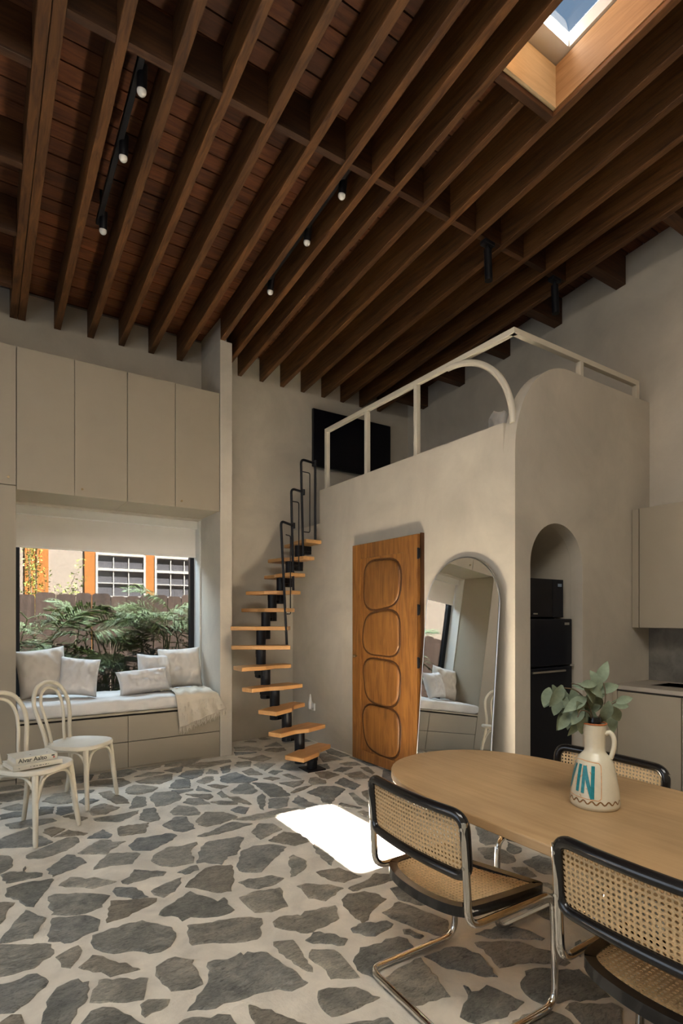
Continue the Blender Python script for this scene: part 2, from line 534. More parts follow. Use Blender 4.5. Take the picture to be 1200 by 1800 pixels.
# ------------------------------------------------------------------ floor: mortar bed with flagstones
STONES = "0.08,2.714 0.096,2.753 0.186,2.924 0.258,2.796 0.197,2.651 0.113,2.67 0.079,2.684;0.279,2.779 0.387,2.739 0.429,2.702 0.458,2.647 0.435,2.562 0.372,2.552 0.325,2.528 0.245,2.591 0.263,2.695;0.407,2.536 0.478,2.546 0.613,2.538 0.706,2.405 0.701,2.329 0.662,2.276 0.617,2.259 0.576,2.272 0.547,2.311 0.457,2.35 0.421,2.389 0.395,2.458;0.049,2.692 0.162,2.621 0.255,2.56 0.258,2.485 0.183,2.421 0.117,2.424 0.044,2.437;0.259,2.454 0.347,2.492 0.355,2.444 0.299,2.345 0.27,2.374;0.325,2.333 0.384,2.387 0.416,2.358 0.521,2.19 0.478,2.196 0.416,2.206 0.404,2.235;0.052,2.393 0.105,2.373 0.161,2.39 0.189,2.378 0.221,2.304 0.15,2.217 0.105,2.188 0.049,2.217;0.177,2.077 0.215,2.209 0.242,2.25 0.315,2.262 0.325,2.228 0.346,2.224 0.316,2.107 0.289,2.091 0.255,2.018 0.246,1.979 0.169,2.03;0.328,2.099 0.339,2.136 0.376,2.214 0.534,2.121 0.49,2.01 0.412,2.044 0.357,2.076;0.473,1.991 0.503,2.003 0.568,1.96 0.553,1.934 0.472,1.918;0.283,2 0.325,2.051 0.362,2.05 0.394,2.026 0.442,1.926 0.475,1.873 0.459,1.81 0.258,1.942;0.063,2.16 0.097,2.181 0.125,2.163 0.132,2.099 0.127,2.05 0.046,2.103;0.575,2.173 0.628,2.197 0.656,2.195 0.713,2.135 0.697,2.113 0.694,1.975 0.651,1.971 0.609,1.989 0.583,2.002 0.568,2.059 0.559,2.122;0.766,2.389 0.921,2.342 1.026,2.301 1.064,2.262 1.051,2.222 1.027,2.204 1.016,2.16 0.98,2.126 0.907,2.147 0.861,2.172 0.791,2.215 0.737,2.233 0.743,2.289;1.091,2.209 1.133,2.23 1.206,2.204 1.216,2.183 1.253,2.209 1.36,2.183 1.4,2.172 1.354,2.071 1.278,2.052 1.175,2.048 1.12,2.11 1.081,2.169;1.142,2.007 1.198,2.039 1.255,1.992 1.296,1.918 1.26,1.89 1.158,1.97;1.026,2.072 1.102,2.04 1.098,1.983 1.066,1.813 1.05,1.829 1.012,1.993 1.015,2.049;0.751,2.088 0.775,2.089 0.823,2.063 0.884,2.078 0.886,2.054 0.909,2.067 0.974,2.018 0.989,1.948 1.019,1.77 0.947,1.762 0.913,1.798 0.878,1.807 0.8,1.819 0.75,1.826 0.657,1.84 0.6,1.87 0.613,1.886 0.677,1.94 0.71,1.974;1.096,1.899 1.134,1.941 1.209,1.886 1.211,1.817 1.196,1.688 1.1,1.741 1.113,1.797 1.099,1.859;1.008,1.686 1.026,1.71 1.062,1.705 1.152,1.653 1.192,1.56 1.131,1.562 1.016,1.567 0.998,1.575 0.991,1.628;0.786,1.78 0.802,1.762 0.812,1.738 0.841,1.719 0.887,1.632 0.92,1.565 0.895,1.522 0.758,1.612 0.771,1.694 0.774,1.747;0.549,1.824 0.577,1.837 0.629,1.818 0.655,1.793 0.682,1.799 0.717,1.772 0.72,1.704 0.702,1.664 0.527,1.779;1.348,1.973 1.399,1.986 1.521,1.93 1.527,1.902 1.476,1.882 1.406,1.871 1.371,1.894 1.363,1.924 1.341,1.945;1.542,2.004 1.665,2.036 1.689,1.982 1.713,1.891 1.744,1.786 1.663,1.707 1.637,1.718 1.595,1.797 1.563,1.891 1.546,1.972;1.532,1.845 1.561,1.832 1.577,1.758 1.552,1.753 1.517,1.817;1.229,1.784 1.304,1.841 1.395,1.817 1.428,1.831 1.484,1.815 1.505,1.78 1.476,1.705 1.421,1.702 1.311,1.698 1.267,1.686 1.238,1.655 1.213,1.732;1.269,1.635 1.38,1.653 1.468,1.654 1.451,1.585 1.403,1.426 1.35,1.439 1.239,1.461 1.233,1.556 1.245,1.622;1.482,1.652 1.587,1.649 1.642,1.624 1.679,1.543 1.63,1.407 1.574,1.453 1.539,1.507 1.496,1.571;1.539,1.704 1.588,1.726 1.609,1.706 1.608,1.688 1.553,1.689;1.001,1.526 1.083,1.496 1.156,1.467 1.154,1.426 1.126,1.392 0.977,1.49;1.463,2.757 1.498,2.772 1.519,2.655 1.477,2.589 1.389,2.539 1.357,2.541;1.643,2.788 1.687,2.845 1.683,2.703 1.662,2.593 1.606,2.535 1.61,2.66;1.496,2.516 1.627,2.496 1.673,2.342 1.557,2.335 1.505,2.415 1.496,2.487;1.337,2.436 1.382,2.436 1.49,2.352 1.521,2.288 1.383,2.233 1.327,2.299 1.339,2.374;1.539,2.276 1.65,2.292 1.755,2.336 1.823,2.253 1.809,2.224 1.671,2.224 1.543,2.239;1.451,2.201 1.504,2.231 1.59,2.208 1.624,2.161 1.635,2.088 1.553,2.056 1.489,2.024 1.456,1.99 1.415,1.982 1.418,2.057 1.428,2.154;1.713,2.161 1.774,2.147 1.789,2.077 1.787,1.933 1.733,1.953 1.678,2.052;1.863,2.899 1.941,2.945 2.055,3.048 2.132,3.06 2.087,2.907 2.014,2.813 1.913,2.839 1.86,2.821;1.741,2.641 1.936,2.632 1.906,2.51 1.806,2.403 1.693,2.457;0.081,3.691 0.148,3.646 0.167,3.568 0.157,3.469 0.1,3.411 0.075,3.424;0.1,3.398 0.139,3.411 0.205,3.377 0.219,3.439 0.216,3.35 0.288,3.293 0.282,3.259 0.195,3.26 0.121,3.273;0.121,3.211 0.187,3.229 0.325,3.202 0.33,3.181 0.288,3.084 0.221,2.934 0.189,2.963 0.165,3.049 0.115,3.114;0.068,3.082 0.149,3.028 0.115,2.96 0.107,2.893 0.084,2.853 0.063,2.867;0.34,3.101 0.401,3.171 0.432,3.151 0.465,3.101 0.506,3.102 0.594,2.984 0.505,2.975 0.484,2.968 0.416,3.034 0.368,3.062;0.284,3.003 0.312,3.014 0.418,2.956 0.538,2.851 0.508,2.807 0.487,2.759 0.411,2.742 0.377,2.75 0.333,2.772 0.28,2.814 0.294,2.834 0.274,2.899 0.289,2.936;0.529,2.801 0.6,2.759 0.721,2.701 0.711,2.673 0.638,2.644 0.543,2.605 0.477,2.605 0.494,2.68;0.308,3.33 0.425,3.475 0.464,3.442 0.503,3.304 0.419,3.256 0.327,3.22;0.229,3.593 0.32,3.661 0.458,3.745 0.51,3.724 0.513,3.631 0.433,3.539 0.306,3.498 0.239,3.531;0.478,3.463 0.527,3.512 0.619,3.6 0.676,3.562 0.677,3.523 0.747,3.49 0.639,3.403 0.615,3.357;0.517,3.192 0.555,3.269 0.624,3.366 0.764,3.297 0.777,3.259 0.708,3.151 0.606,3.193;0.613,2.976 0.66,3 0.698,3.072 0.759,3.022 0.836,2.951 0.812,2.919 0.752,2.939 0.636,2.921 0.614,2.948;0.555,2.89 0.575,2.925 0.663,2.862 0.69,2.735 0.625,2.754 0.563,2.827;0.747,3.732 0.764,3.75 0.94,3.716 0.877,3.562 0.733,3.598;0.744,3.417 0.811,3.499 1.008,3.463 1.031,3.407 0.989,3.356 0.925,3.323 0.838,3.272 0.75,3.337;0.342,3.915 0.354,3.963 0.412,3.981 0.469,3.901 0.379,3.805;0.39,3.798 0.483,3.883 0.576,3.747 0.551,3.729;0.086,3.926 0.162,3.98 0.282,4.053 0.297,3.944 0.381,3.718 0.315,3.688 0.181,3.752 0.083,3.804;0.558,3.666 0.665,3.772 0.702,3.651 0.666,3.594;0.803,3.138 0.845,3.209 0.924,3.262 1.007,3.232 1.101,3.244 1.094,3.211 1.027,3.136 1.01,3.023 0.992,2.981 0.9,2.989 0.836,3.032 0.813,3.088;1.002,2.964 1.051,3.073 1.094,3.162 1.165,3.214 1.343,3.18 1.362,3.149 1.237,2.951 1.179,2.955 1.113,2.87 1.047,2.955;1.171,2.811 1.215,2.877 1.266,2.978 1.361,3.011 1.468,2.964 1.516,2.884 1.373,2.773 1.257,2.674 1.193,2.712 1.163,2.755;1.436,3.208 1.538,3.313 1.612,3.255 1.621,3.142 1.504,3.095 1.434,3.068;1.467,3.028 1.603,3.097 1.683,3.004 1.673,2.88 1.566,2.871 1.506,2.964;1.13,3.328 1.246,3.361 1.322,3.411 1.408,3.429 1.5,3.329 1.376,3.304 1.255,3.286 1.153,3.305;0.881,2.912 0.965,2.947 0.998,2.94 0.989,2.88 0.909,2.87;0.867,2.737 0.915,2.795 1.02,2.88 1.084,2.879 1.155,2.842 1.132,2.747 1.046,2.567 0.977,2.595 0.934,2.658 0.906,2.702;0.713,2.786 0.778,2.822 0.884,2.849 0.866,2.791 0.813,2.721 0.748,2.689 0.716,2.743;0.686,2.546 0.73,2.599 0.874,2.68 0.909,2.607 0.954,2.505 0.994,2.527 0.983,2.463 0.991,2.397 0.937,2.381 0.853,2.408 0.802,2.449 0.759,2.435 0.754,2.48;1.107,2.632 1.162,2.641 1.288,2.601 1.322,2.545 1.26,2.513 1.166,2.513 1.122,2.568;1.051,2.489 1.117,2.504 1.261,2.468 1.257,2.428 1.224,2.351 1.211,2.289 1.125,2.286 1.057,2.323 1.05,2.403;0.95,4.465 0.979,4.56 1.041,4.619 1.112,4.584 1.199,4.455 1.127,4.367 1.029,4.358 0.958,4.416;0.774,4.562 0.86,4.581 0.924,4.302 0.921,4.186 0.837,4.225 0.82,4.319 0.784,4.465;0.896,4.073 0.964,4.276 1.005,4.337 1.054,4.269 1.015,4.075 0.975,4.053;1.074,4.238 1.139,4.341 1.272,4.291 1.283,4.118 1.248,4.054 1.119,3.99 1.062,4.012 1.068,4.139;1.262,4.394 1.366,4.572 1.485,4.559 1.405,4.299 1.289,4.349;1.26,4.318 1.419,4.263 1.408,4.231 1.284,4.201;1.247,3.988 1.31,4.066 1.389,4.013 1.404,3.851 1.293,3.898;1.322,4.165 1.488,4.055 1.485,4.003 1.424,3.945 1.367,4.063;0.913,3.867 0.969,3.994 1.047,3.99 1.026,3.764 1.009,3.733 0.953,3.728 0.901,3.818;1.111,3.839 1.199,3.953 1.29,3.861 1.289,3.723 1.265,3.679 1.195,3.71 1.114,3.787;1.001,3.63 1.115,3.734 1.182,3.696 1.163,3.458 1.077,3.444 1.035,3.492;1.207,3.589 1.311,3.708 1.426,3.647 1.469,3.501 1.328,3.441 1.234,3.444 1.199,3.513;0.647,4 0.943,3.996 0.927,3.946 0.786,3.845 0.66,3.936;1.083,4.716 1.236,4.79 1.403,4.772 1.359,4.62 1.23,4.535 1.105,4.638;1.417,4.671 1.52,4.79 1.681,4.757 1.606,4.592 1.501,4.526;1.367,4.915 1.482,4.963 1.551,4.943 1.497,4.805 1.448,4.775;1.588,4.894 1.679,4.99 1.997,4.945 1.986,4.869 1.803,4.829 1.66,4.796;1.642,4.614 1.722,4.74 1.761,4.655 1.734,4.553;1.818,4.742 1.933,4.77 1.848,4.574 1.771,4.543;1.5,4.441 1.616,4.54 1.67,4.504 1.635,4.395 1.533,4.336;1.538,4.291 1.602,4.29 1.68,4.186 1.596,4.134;1.422,4.211 1.475,4.321 1.515,4.112;1.527,4.048 1.584,4.104 1.583,3.92 1.528,3.932;1.419,3.891 1.495,3.874 1.586,3.78 1.568,3.736 1.465,3.795;0.648,4.16 0.689,4.258 0.77,4.285 0.846,4.138 0.735,4.043 0.657,4.065;1.104,4.854 1.229,4.934 1.359,4.848 1.241,4.81;1.714,4.467 1.814,4.517 1.885,4.517 1.904,4.342 1.954,4.221 1.864,4.173 1.697,4.253 1.669,4.322;1.635,4.045 1.764,4.176 1.851,4.169 1.82,3.942 1.75,3.895 1.636,3.97;1.872,4.167 2.005,4.038 2.011,3.893 1.98,3.707 1.953,3.696 1.831,3.751 1.86,3.993;1.807,3.725 1.951,3.672 1.847,3.505 1.76,3.505 1.717,3.543;1.751,3.804 1.824,3.871 1.818,3.795 1.675,3.524 1.664,3.562 1.706,3.696;1.566,3.926 1.644,3.892 1.654,3.681 1.633,3.678 1.585,3.776;1.477,3.654 1.553,3.699 1.611,3.629 1.536,3.525 1.487,3.587;1.421,3.471 1.611,3.46 1.788,3.48 1.893,3.411 1.876,3.361 1.739,3.347 1.643,3.367 1.528,3.381;1.93,4.511 2.038,4.563 2.042,4.32 1.929,4.371;2.102,4.65 2.178,4.706 2.292,4.577 2.107,4.419;1.955,4.746 2.029,4.832 2.143,4.784 2.064,4.622 1.964,4.648;2.094,4.987 2.187,4.896 2.332,4.949 2.356,4.785 2.234,4.713 2.168,4.795;2.221,5.407 2.349,5.356 2.446,5.191 2.388,5.098 2.173,5.24;2.427,5.105 2.501,5.155 2.646,5.093 2.616,4.98 2.494,4.965;2.141,5.197 2.329,5.061 2.102,5.07;2.41,5.565 2.507,5.613 2.526,5.489;2.604,5.626 2.692,5.646 2.709,5.534 2.612,5.544;2.492,5.242 2.705,5.385 2.669,5.166;2.104,4.349 2.172,4.4 2.243,4.329 2.129,4.263;1.993,4.217 2.063,4.228 2.114,4.137 2.032,4.117;2.048,4.031 2.253,3.972 2.17,3.888 2.091,3.86;2.179,4.229 2.238,4.237 2.256,4.021 2.194,4.084;2.009,3.761 2.129,3.835 2.242,3.828 2.139,3.77 2.029,3.736;2.257,4.419 2.356,4.535 2.489,4.583 2.547,4.49 2.408,4.245 2.291,4.312;2.57,4.341 2.69,4.314 2.629,4.173 2.517,4.164 2.495,4.237;2.442,4.126 2.567,4.116 2.591,3.958 2.434,3.904 2.41,3.986;2.256,3.914 2.328,4.018 2.392,4.02 2.406,3.879 2.356,3.807 2.247,3.837;2.112,3.693 2.282,3.774 2.384,3.727 2.415,3.607 2.247,3.477 2.124,3.371 2.099,3.437 2.143,3.545;1.919,3.572 2.02,3.669 2.025,3.571 2.031,3.432 2.081,3.303 2.011,3.327 1.933,3.354 1.927,3.452;2.14,3.311 2.201,3.353 2.27,3.178 2.194,3.212;2.374,3.502 2.412,3.495 2.364,3.262 2.379,3.219 2.331,3.17 2.285,3.248;2.426,3.782 2.572,3.88 2.574,3.622 2.461,3.55 2.435,3.673;2.634,3.953 2.799,3.939 2.75,3.74 2.617,3.775;2.604,4.091 2.729,4.158 2.813,4.078 2.657,4.008;2.779,4.256 2.876,4.273 2.938,4.216 2.925,4.107 2.808,4.132;2.785,4.68 2.886,4.676 2.884,4.351 2.689,4.38;3.022,4.947 3.029,4.807 3.041,4.451 2.917,4.444 2.893,4.64;2.866,4.043 2.941,4.019 2.878,3.839 2.824,3.804;2.989,4.397 3.032,4.143 3.031,3.985 2.966,4.054;2.195,3.135 2.251,3.138 2.262,3.046 2.211,2.978 2.182,3.04;1.485,1.444 1.491,1.431 1.481,1.405 1.51,1.391 1.558,1.398 1.574,1.358 1.599,1.263 1.469,1.255 1.385,1.279 1.359,1.337 1.39,1.358 1.443,1.382;1.652,1.32 1.742,1.373 1.788,1.363 1.926,1.267 1.91,1.193 1.877,1.113 1.792,1.152 1.724,1.189 1.645,1.218 1.633,1.256;1.72,1.608 1.809,1.562 1.879,1.516 1.901,1.442 1.948,1.376 1.934,1.309 1.896,1.308 1.838,1.361 1.799,1.397 1.704,1.429 1.676,1.439 1.702,1.505;1.692,1.167 1.726,1.174 1.854,1.094 1.859,1.056 1.769,1.005 1.668,1.072 1.681,1.117;1.491,1.226 1.566,1.217 1.643,1.182 1.657,1.149 1.648,1.1 1.625,1.085 1.455,1.197;1.769,1.65 1.912,1.634 1.984,1.541 1.99,1.467 1.967,1.464 1.895,1.529 1.807,1.582;2.067,1.379 2.105,1.379 2.065,1.333 1.999,1.309 1.995,1.334;2.738,2.557 2.751,2.508 2.712,2.326 2.598,2.228 2.506,2.255 2.526,2.326;2.441,2.258 2.551,2.202 2.531,2.068 2.478,2.016 2.418,2.027 2.368,2.131;2.658,2.222 2.651,2.112 2.619,2.086 2.551,2.085 2.556,2.143;2.511,1.994 2.657,2 2.672,1.888 2.534,1.79 2.486,1.835 2.493,1.936;2.402,1.982 2.475,1.934 2.43,1.84 2.359,1.855 2.379,1.944;2.381,1.792 2.417,1.768 2.401,1.696 2.37,1.706;0.134,4.577 0.253,4.63 0.295,4.542 0.288,4.43 0.188,4.496;0.13,4.423 0.214,4.445 0.279,4.391 0.258,4.317 0.181,4.325 0.127,4.319;0.15,4.203 0.285,4.215 0.424,4.144 0.441,4.092 0.327,4.057 0.182,4.095;0.394,4.575 0.483,4.724 0.6,4.716 0.576,4.43 0.491,4.449;0.354,4.386 0.371,4.445 0.459,4.399 0.436,4.265 0.344,4.261;0.45,4.234 0.473,4.389 0.566,4.352 0.553,4.21 0.474,4.186;0.482,4.159 0.553,4.166 0.622,4.034 0.577,4.002;0.619,4.426 0.662,4.5 0.754,4.387 0.658,4.303;0.654,4.722 0.767,4.662 0.73,4.602 0.643,4.645"
floor = MB().box(-2.3, -2.6, -0.12, 4.9, 5.87, 0.0).build('floor', M['mortar'])
tag(floor, kind='structure', label='crazy-paved floor of grey flagstones set in pale mortar')


def inside(p, poly):
    r = False
    j = len(poly) - 1
    for i in range(len(poly)):
        a, b_ = poly[i], poly[j]
        if (a[1] > p[1]) != (b_[1] > p[1]) and p[0] < (b_[0] - a[0]) * (p[1] - a[1]) / (b_[1] - a[1]) + a[0]:
            r = not r
        j = i
    return r


def rough_edge(poly, seed, amp=0.0075, step=0.024):
    rnd = random.Random(seed)
    out = []
    n = len(poly)
    for i in range(n):
        a, c = Vector(poly[i]), Vector(poly[(i + 1) % n])
        d = c - a
        k = max(1, min(9, int(d.length / step)))
        nrm = Vector((d.y, -d.x)).normalized() if d.length > 1e-6 else Vector((0, 0))
        for j in range(k):
            p = a + d * (j / k)
            if j:
                p = p + nrm * rnd.uniform(-amp, amp)
            out.append(p)
    return out


def stone_into(mb, poly, seed):
    rnd = random.Random(seed)
    e = rough_edge(poly, seed)
    c = sum(e, Vector((0, 0))) / len(e)
    h = rnd.uniform(0.004, 0.008)
    tx, ty = rnd.uniform(-0.006, 0.006), rnd.uniform(-0.006, 0.006)
    n = len(e)
    rings = []
    for (ins, z) in ((0.0, -0.004), (0.0, 0.45), (0.008, 1.0)):
        row = []
        for p in e:
            d = c - p
            q = p + d.normalized() * min(ins, d.length * 0.3) if d.length > 1e-6 else p
            zz = z if z < 0 else h * z + (q.x - c.x) * tx + (q.y - c.y) * ty + (rnd.uniform(-0.0012, 0.0012) if z == 1.0 else 0)
            row.append((q.x, q.y, max(zz, -0.004)))
        rings.append(row)
    vs = rings[0] + rings[1] + rings[2]
    fs = []
    for k in range(2):
        for i in range(n):
            j = (i + 1) % n
            fs.append((k * n + i, k * n + j, (k + 1) * n + j, (k + 1) * n + i))
    fs.append(tuple(range(2 * n, 3 * n)))
    mb.add(vs, fs)


traced = [[tuple(map(float, q.split(','))) for q in s.split()] for s in STONES.split(';')]
boxes = [(min(p[0] for p in s), max(p[0] for p in s), min(p[1] for p in s), max(p[1] for p in s)) for s in traced]


def near_traced(poly):
    xs, ys = [p[0] for p in poly], [p[1] for p in poly]
    cx, cy = sum(xs) / len(xs), sum(ys) / len(ys)
    pts = list(poly) + [(cx, cy)] + [((p[0] + cx) / 2, (p[1] + cy) / 2) for p in poly]
    for s, bb in zip(traced, boxes):
        if max(xs) < bb[0] - 0.02 or min(xs) > bb[1] + 0.02 or max(ys) < bb[2] - 0.02 or min(ys) > bb[3] + 0.02:
            continue
        if any(inside(p, s) for p in pts) or any(inside(p, poly) for p in s):
            return True
        for p in pts:
            for q in s:
                if (p[0] - q[0]) ** 2 + (p[1] - q[1]) ** 2 < 0.0004:
                    return True
    return False


def clip_half(poly, m, nrm):
    out = []
    for i in range(len(poly)):
        a, c = poly[i], poly[(i + 1) % len(poly)]
        da, dc = (a - m).dot(nrm), (c - m).dot(nrm)
        if da <= 0:
            out.append(a)
        if da * dc < 0:
            out.append(a + (c - a) * (da / (da - dc)))
    return out


def filler_stones():
    rnd = random.Random(21)
    seeds = []
    for _ in range(9000):
        p = Vector((rnd.uniform(-2.25, 4.75), rnd.uniform(-2.45, 5.62)))
        r = rnd.choice((0.19, 0.25, 0.31))
        if all((p - q).length > 0.5 * (r + s) for q, s in seeds):
            seeds.append((p, r))
    pts = [p for p, _ in seeds]
    res = []
    for p in pts:
        nb = sorted((q for q in pts if q is not p and (q - p).length < 0.9), key=lambda q: (q - p).length)[:14]
        cell = [Vector((-2.24, -2.5)), Vector((4.74, -2.5)), Vector((4.74, 5.64)), Vector((-2.24, 5.64))]
        g = rnd.uniform(0.014, 0.028)
        for q in nb:
            d = (q - p).normalized()
            cell = clip_half(cell, (p + q) / 2 - d * g, d)
            if len(cell) < 3:
                break
        if len(cell) < 3:
            continue
        keep = [cell[i] for i in range(len(cell)) if (cell[i] - cell[i - 1]).length > 0.03]
        if len(keep) < 3:
            continue
        keep = [(k.x, k.y) for k in keep]
        if min(k[0] for k in keep) > 3.03 and min(k[1] for k in keep) > 2.45:
            continue
        res.append(keep)
    return res


def in_view(poly):
    x = sum(p[0] for p in poly) / len(poly)
    y = sum(p[1] for p in poly) / len(poly)
    d = x * 0.5504 + y * 0.8349
    l = x * 0.8349 - y * 0.5504
    return d > 1.75 and abs(l) < 0.64 * d and not (y > 5.1 and x < 2.08)


seen, rest = [], []
for pl in filler_stones():
    if near_traced(pl):
        continue
    (seen if in_view(pl) else rest).append(pl)
sid = 0
for pl in traced + seen[:140]:
    mb = MB()
    stone_into(mb, pl, sid)
    sid += 1
    mb.build('flagstone', M['flagstone'], floor)
mb = MB()
for pl in rest + seen[140:]:
    stone_into(mb, pl, sid)
    sid += 1
tag(mb.build('flagstones_beyond', M['flagstone'], floor), kind='stuff')

# ------------------------------------------------------------------ walls
mb = MB()
mb.box(-2.3, 5.65, 0, 0.26, 5.87, 4.225)
mb.box(0.26, 5.65, 0, 1.965, 5.87, 0.48)
mb.box(0.26, 5.65, 2.365, 1.965, 5.87, 4.225)
mb.box(1.965, 5.65, 0, 4.9, 5.87, 4.225)
tag(mb.build('wall_back', M['plaster']), kind='structure', label='greige plaster wall behind cabinets, staircase and screen')
mb = MB().prism([(-2.6, 0), (5.87, 0), (5.87, zd(5.87)), (-2.6, zd(-2.6))], 4.78, 4.9, 'x')
tag(mb.build('wall_right', M['plaster']), kind='structure', label='tall greige plaster wall behind kitchen units and loft')
mb = MB()
mb.box(-2.3, -2.6, 0, -2.2, 0.7, 4.2)
mb.box(-2.3, 3.9, 0, -2.2, 5.87, 4.2)
mb.prism([(-2.6, 4.2), (5.87, 4.2), (5.87, zd(5.87)), (-2.6, zd(-2.6))], -2.3, -2.2, 'x')
mb.box(-2.3, 0.7, 2.45, -2.2, 3.9, 4.2)
tag(mb.build('wall_left', M['plaster']), kind='structure', label='plaster wall with glazed garden door')
mb = MB().box(-2.3, -2.6, 0, 4.9, -2.5, zd(-2.5))
tag(mb.build('wall_front', M['plaster']), kind='structure', label='plaster wall behind the viewer')
# partition fin between window seat and stairs
mb = MB()
mb.box(1.963, 5.11, 0, 2.085, 5.655, zb(5.11))
mb.box(1.963, 5.11, zb(5.11), 2.03, 5.655, zd(5.5))
tag(mb.build('wall_partition', M['plaster'], bevel=0.004), kind='structure', label='narrow plaster fin between window seat and staircase')

# loft walls
mb = MB().prism([(2.585, 0), (5.65, 0), (5.65, 2.35), (5.05, 2.35), (5.05, 2.703), (2.585, 2.703)], 3.05, 3.15, 'x')
tag(mb.build('wall_loft_front', M['plaster']), kind='structure', label='pale plaster wall of loft room with wooden door and mirror')
arc = [(3.05 + 0.0, 2.50)]
prof = [(3.05, 0), (3.21, 0), (3.21, 1.725)]
prof += [(3.515 - 0.305 * math.cos(a), 1.725 + 0.305 * math.sin(a)) for a in [PI * k / 24 for k in range(1, 24)]]
prof += [(3.82, 1.725), (3.82, 0), (4.78, 0), (4.78, 3.175)]
prof += [(3.65 - 0.60 * math.sin(a), 2.48 + 0.695 * math.cos(a)) for a in [PI / 2 * k / 16 for k in range(0, 17)]]
mb = MB().prism(prof, 2.485, 2.585, 'y')
tag(mb.build('wall_loft_side', M['plaster'], smooth=True), kind='structure', label='plaster wall with rounded shoulder and arched fridge niche')
# niche lining behind the arch
prof = [(3.21, 0), (3.21, 1.725)] + [(3.515 - 0.305 * math.cos(a), 1.725 + 0.305 * math.sin(a)) for a in [PI * k / 24 for k in range(1, 24)]] + [(3.82, 1.725), (3.82, 0)]
out2 = [(3.17, 0), (3.17, 1.725)] + [(3.515 - 0.345 * math.cos(a), 1.725 + 0.345 * math.sin(a)) for a in [PI * k / 24 for k in range(1, 24)]] + [(3.86, 1.725), (3.86, 0)]
mb = MB().prism(prof + out2[::-1], 2.586, 3.25, 'y')
mb.box(3.17, 3.25, 0, 3.86, 3.29, 2.07)
tag(mb.build('wall_niche', M['plaster'], smooth=True), kind='structure', label='vaulted plaster lining of the fridge niche')
tag(MB().box(3.15, 2.585, 2.2, 4.78, 5.65, 2.35).build('floor_loft', M['plaster']), kind='structure', label='loft floor slab above the door')
tag(MB().box(3.03, 2.6, 0, 3.05, 5.64, 0.008).build('baseboard_loft', M['mortar']), kind='structure', label='thin mortar joint at foot of loft wall')

# ------------------------------------------------------------------ ceiling: decking, beams, blocking
SKX0, SKX1, SKY0, SKY1 = 2.42, 2.875, 0.95, 2.045


def sheared(mb, x0, x1, y0, y1, zfun, h0, h1):
    vs = []
    for (x, y) in ((x0, y0), (x1, y0), (x1, y1), (x0, y1)):
        vs.append((x, y, zfun(y) + h0))
    for (x, y) in ((x0, y0), (x1, y0), (x1, y1), (x0, y1)):
        vs.append((x, y, zfun(y) + h1))
    return mb.add(vs, [(0, 3, 2, 1), (4, 5, 6, 7), (0, 1, 5, 4), (1, 2, 6, 5), (2, 3, 7, 6), (3, 0, 4, 7)])


mb = MB()
for (x0, x1, y0, y1) in ((-2.5, SKX0 - 0.02, -2.8, 6.10), (SKX1 + 0.02, 5.1, -2.8, 6.10), (SKX0 - 0.02, SKX1 + 0.02, -2.8, SKY0 - 0.02), (SKX0 - 0.02, SKX1 + 0.02, SKY1 + 0.02, 6.10)):
    sheared(mb, x0, x1, y0, y1, zd, 0.024, 0.14)
ceiling = tag(mb.build('ceiling', M['roof']), kind='structure', label='dark timber ceiling of exposed beams and decking')
y = -2.49
PW = 0.129
while y < 5.64:
    y1 = min(y + PW - 0.009, 5.645)
    spans = [(-2.2, 4.78)]
    if y1 > SKY0 - 0.02 and y < SKY1 + 0.02:
        spans = [(-2.2, SKX0 - 0.021), (SKX1 + 0.021, 4.78)]
    dz = random.uniform(0, 0.005)
    for (a, c) in spans:
        mb = MB()
        sheared(mb, a, c, y, y1, zd, dz, 0.026)
        mb.build('decking_plank', M['deck'], ceiling)
    y += PW
BX = [(0.237, 0.296), (0.299, 0.358), (0.584, 0.640), (0.862, 0.920), (1.140, 1.193), (1.420, 1.475), (1.702, 1.758), (1.964, 2.012), (2.172, 2.222),
      (2.366, 2.412), (2.625, 2.672), (2.882, 2.930), (3.150, 3.200), (3.430, 3.480), (3.702, 3.752), (3.985, 4.037), (4.262, 4.312)]
for i, (a, c) in enumerate(BX):
    ys, ye = -2.5, 5.648
    if i == 7:
        ye = 5.648
    segs = [(ys, ye)]
    if i == 10:
        segs = [(ys, SKY0 - 0.06), (SKY1 + 0.065, ye)]
    for (p, q) in segs:
        mb = MB()
        if a < 2.085 and c > 1.963 and q > 5.1:
            q = 5.108
        sheared(mb, a, c, p, q, zb, 0, 0.254)
        mb.build('beam', M['beam'], ceiling, bevel=0.004)
edges = [(BX[1][1], BX[2][0])] + [(BX[i][1], BX[i + 1][0]) for i in range(2, len(BX) - 1)]
for (a, c) in edges:
    mb = MB()
    sheared(mb, a + 0.001, c - 0.001, 2.93, 2.972, zb, 0.004, 0.253)
    mb.build('blocking', M['joist'], ceiling)
for yy in (2.62, 3.27, 3.95, 4.57, 5.19):
    mb = MB()
    sheared(mb, -2.19, 0.236, yy, yy + 0.045, zb, 0.004, 0.253)
    mb.build('joist', M['joist'], ceiling, bevel=0.003)
for yy in (2.06, 2.69, 3.325, 3.955, 4.615, 5.25):
    mb = MB()
    sheared(mb, 4.313, 4.779, yy, yy + 0.09, zb, 0.002, 0.253)
    mb.build('lookout_block', M['joist'], ceiling, bevel=0.004)

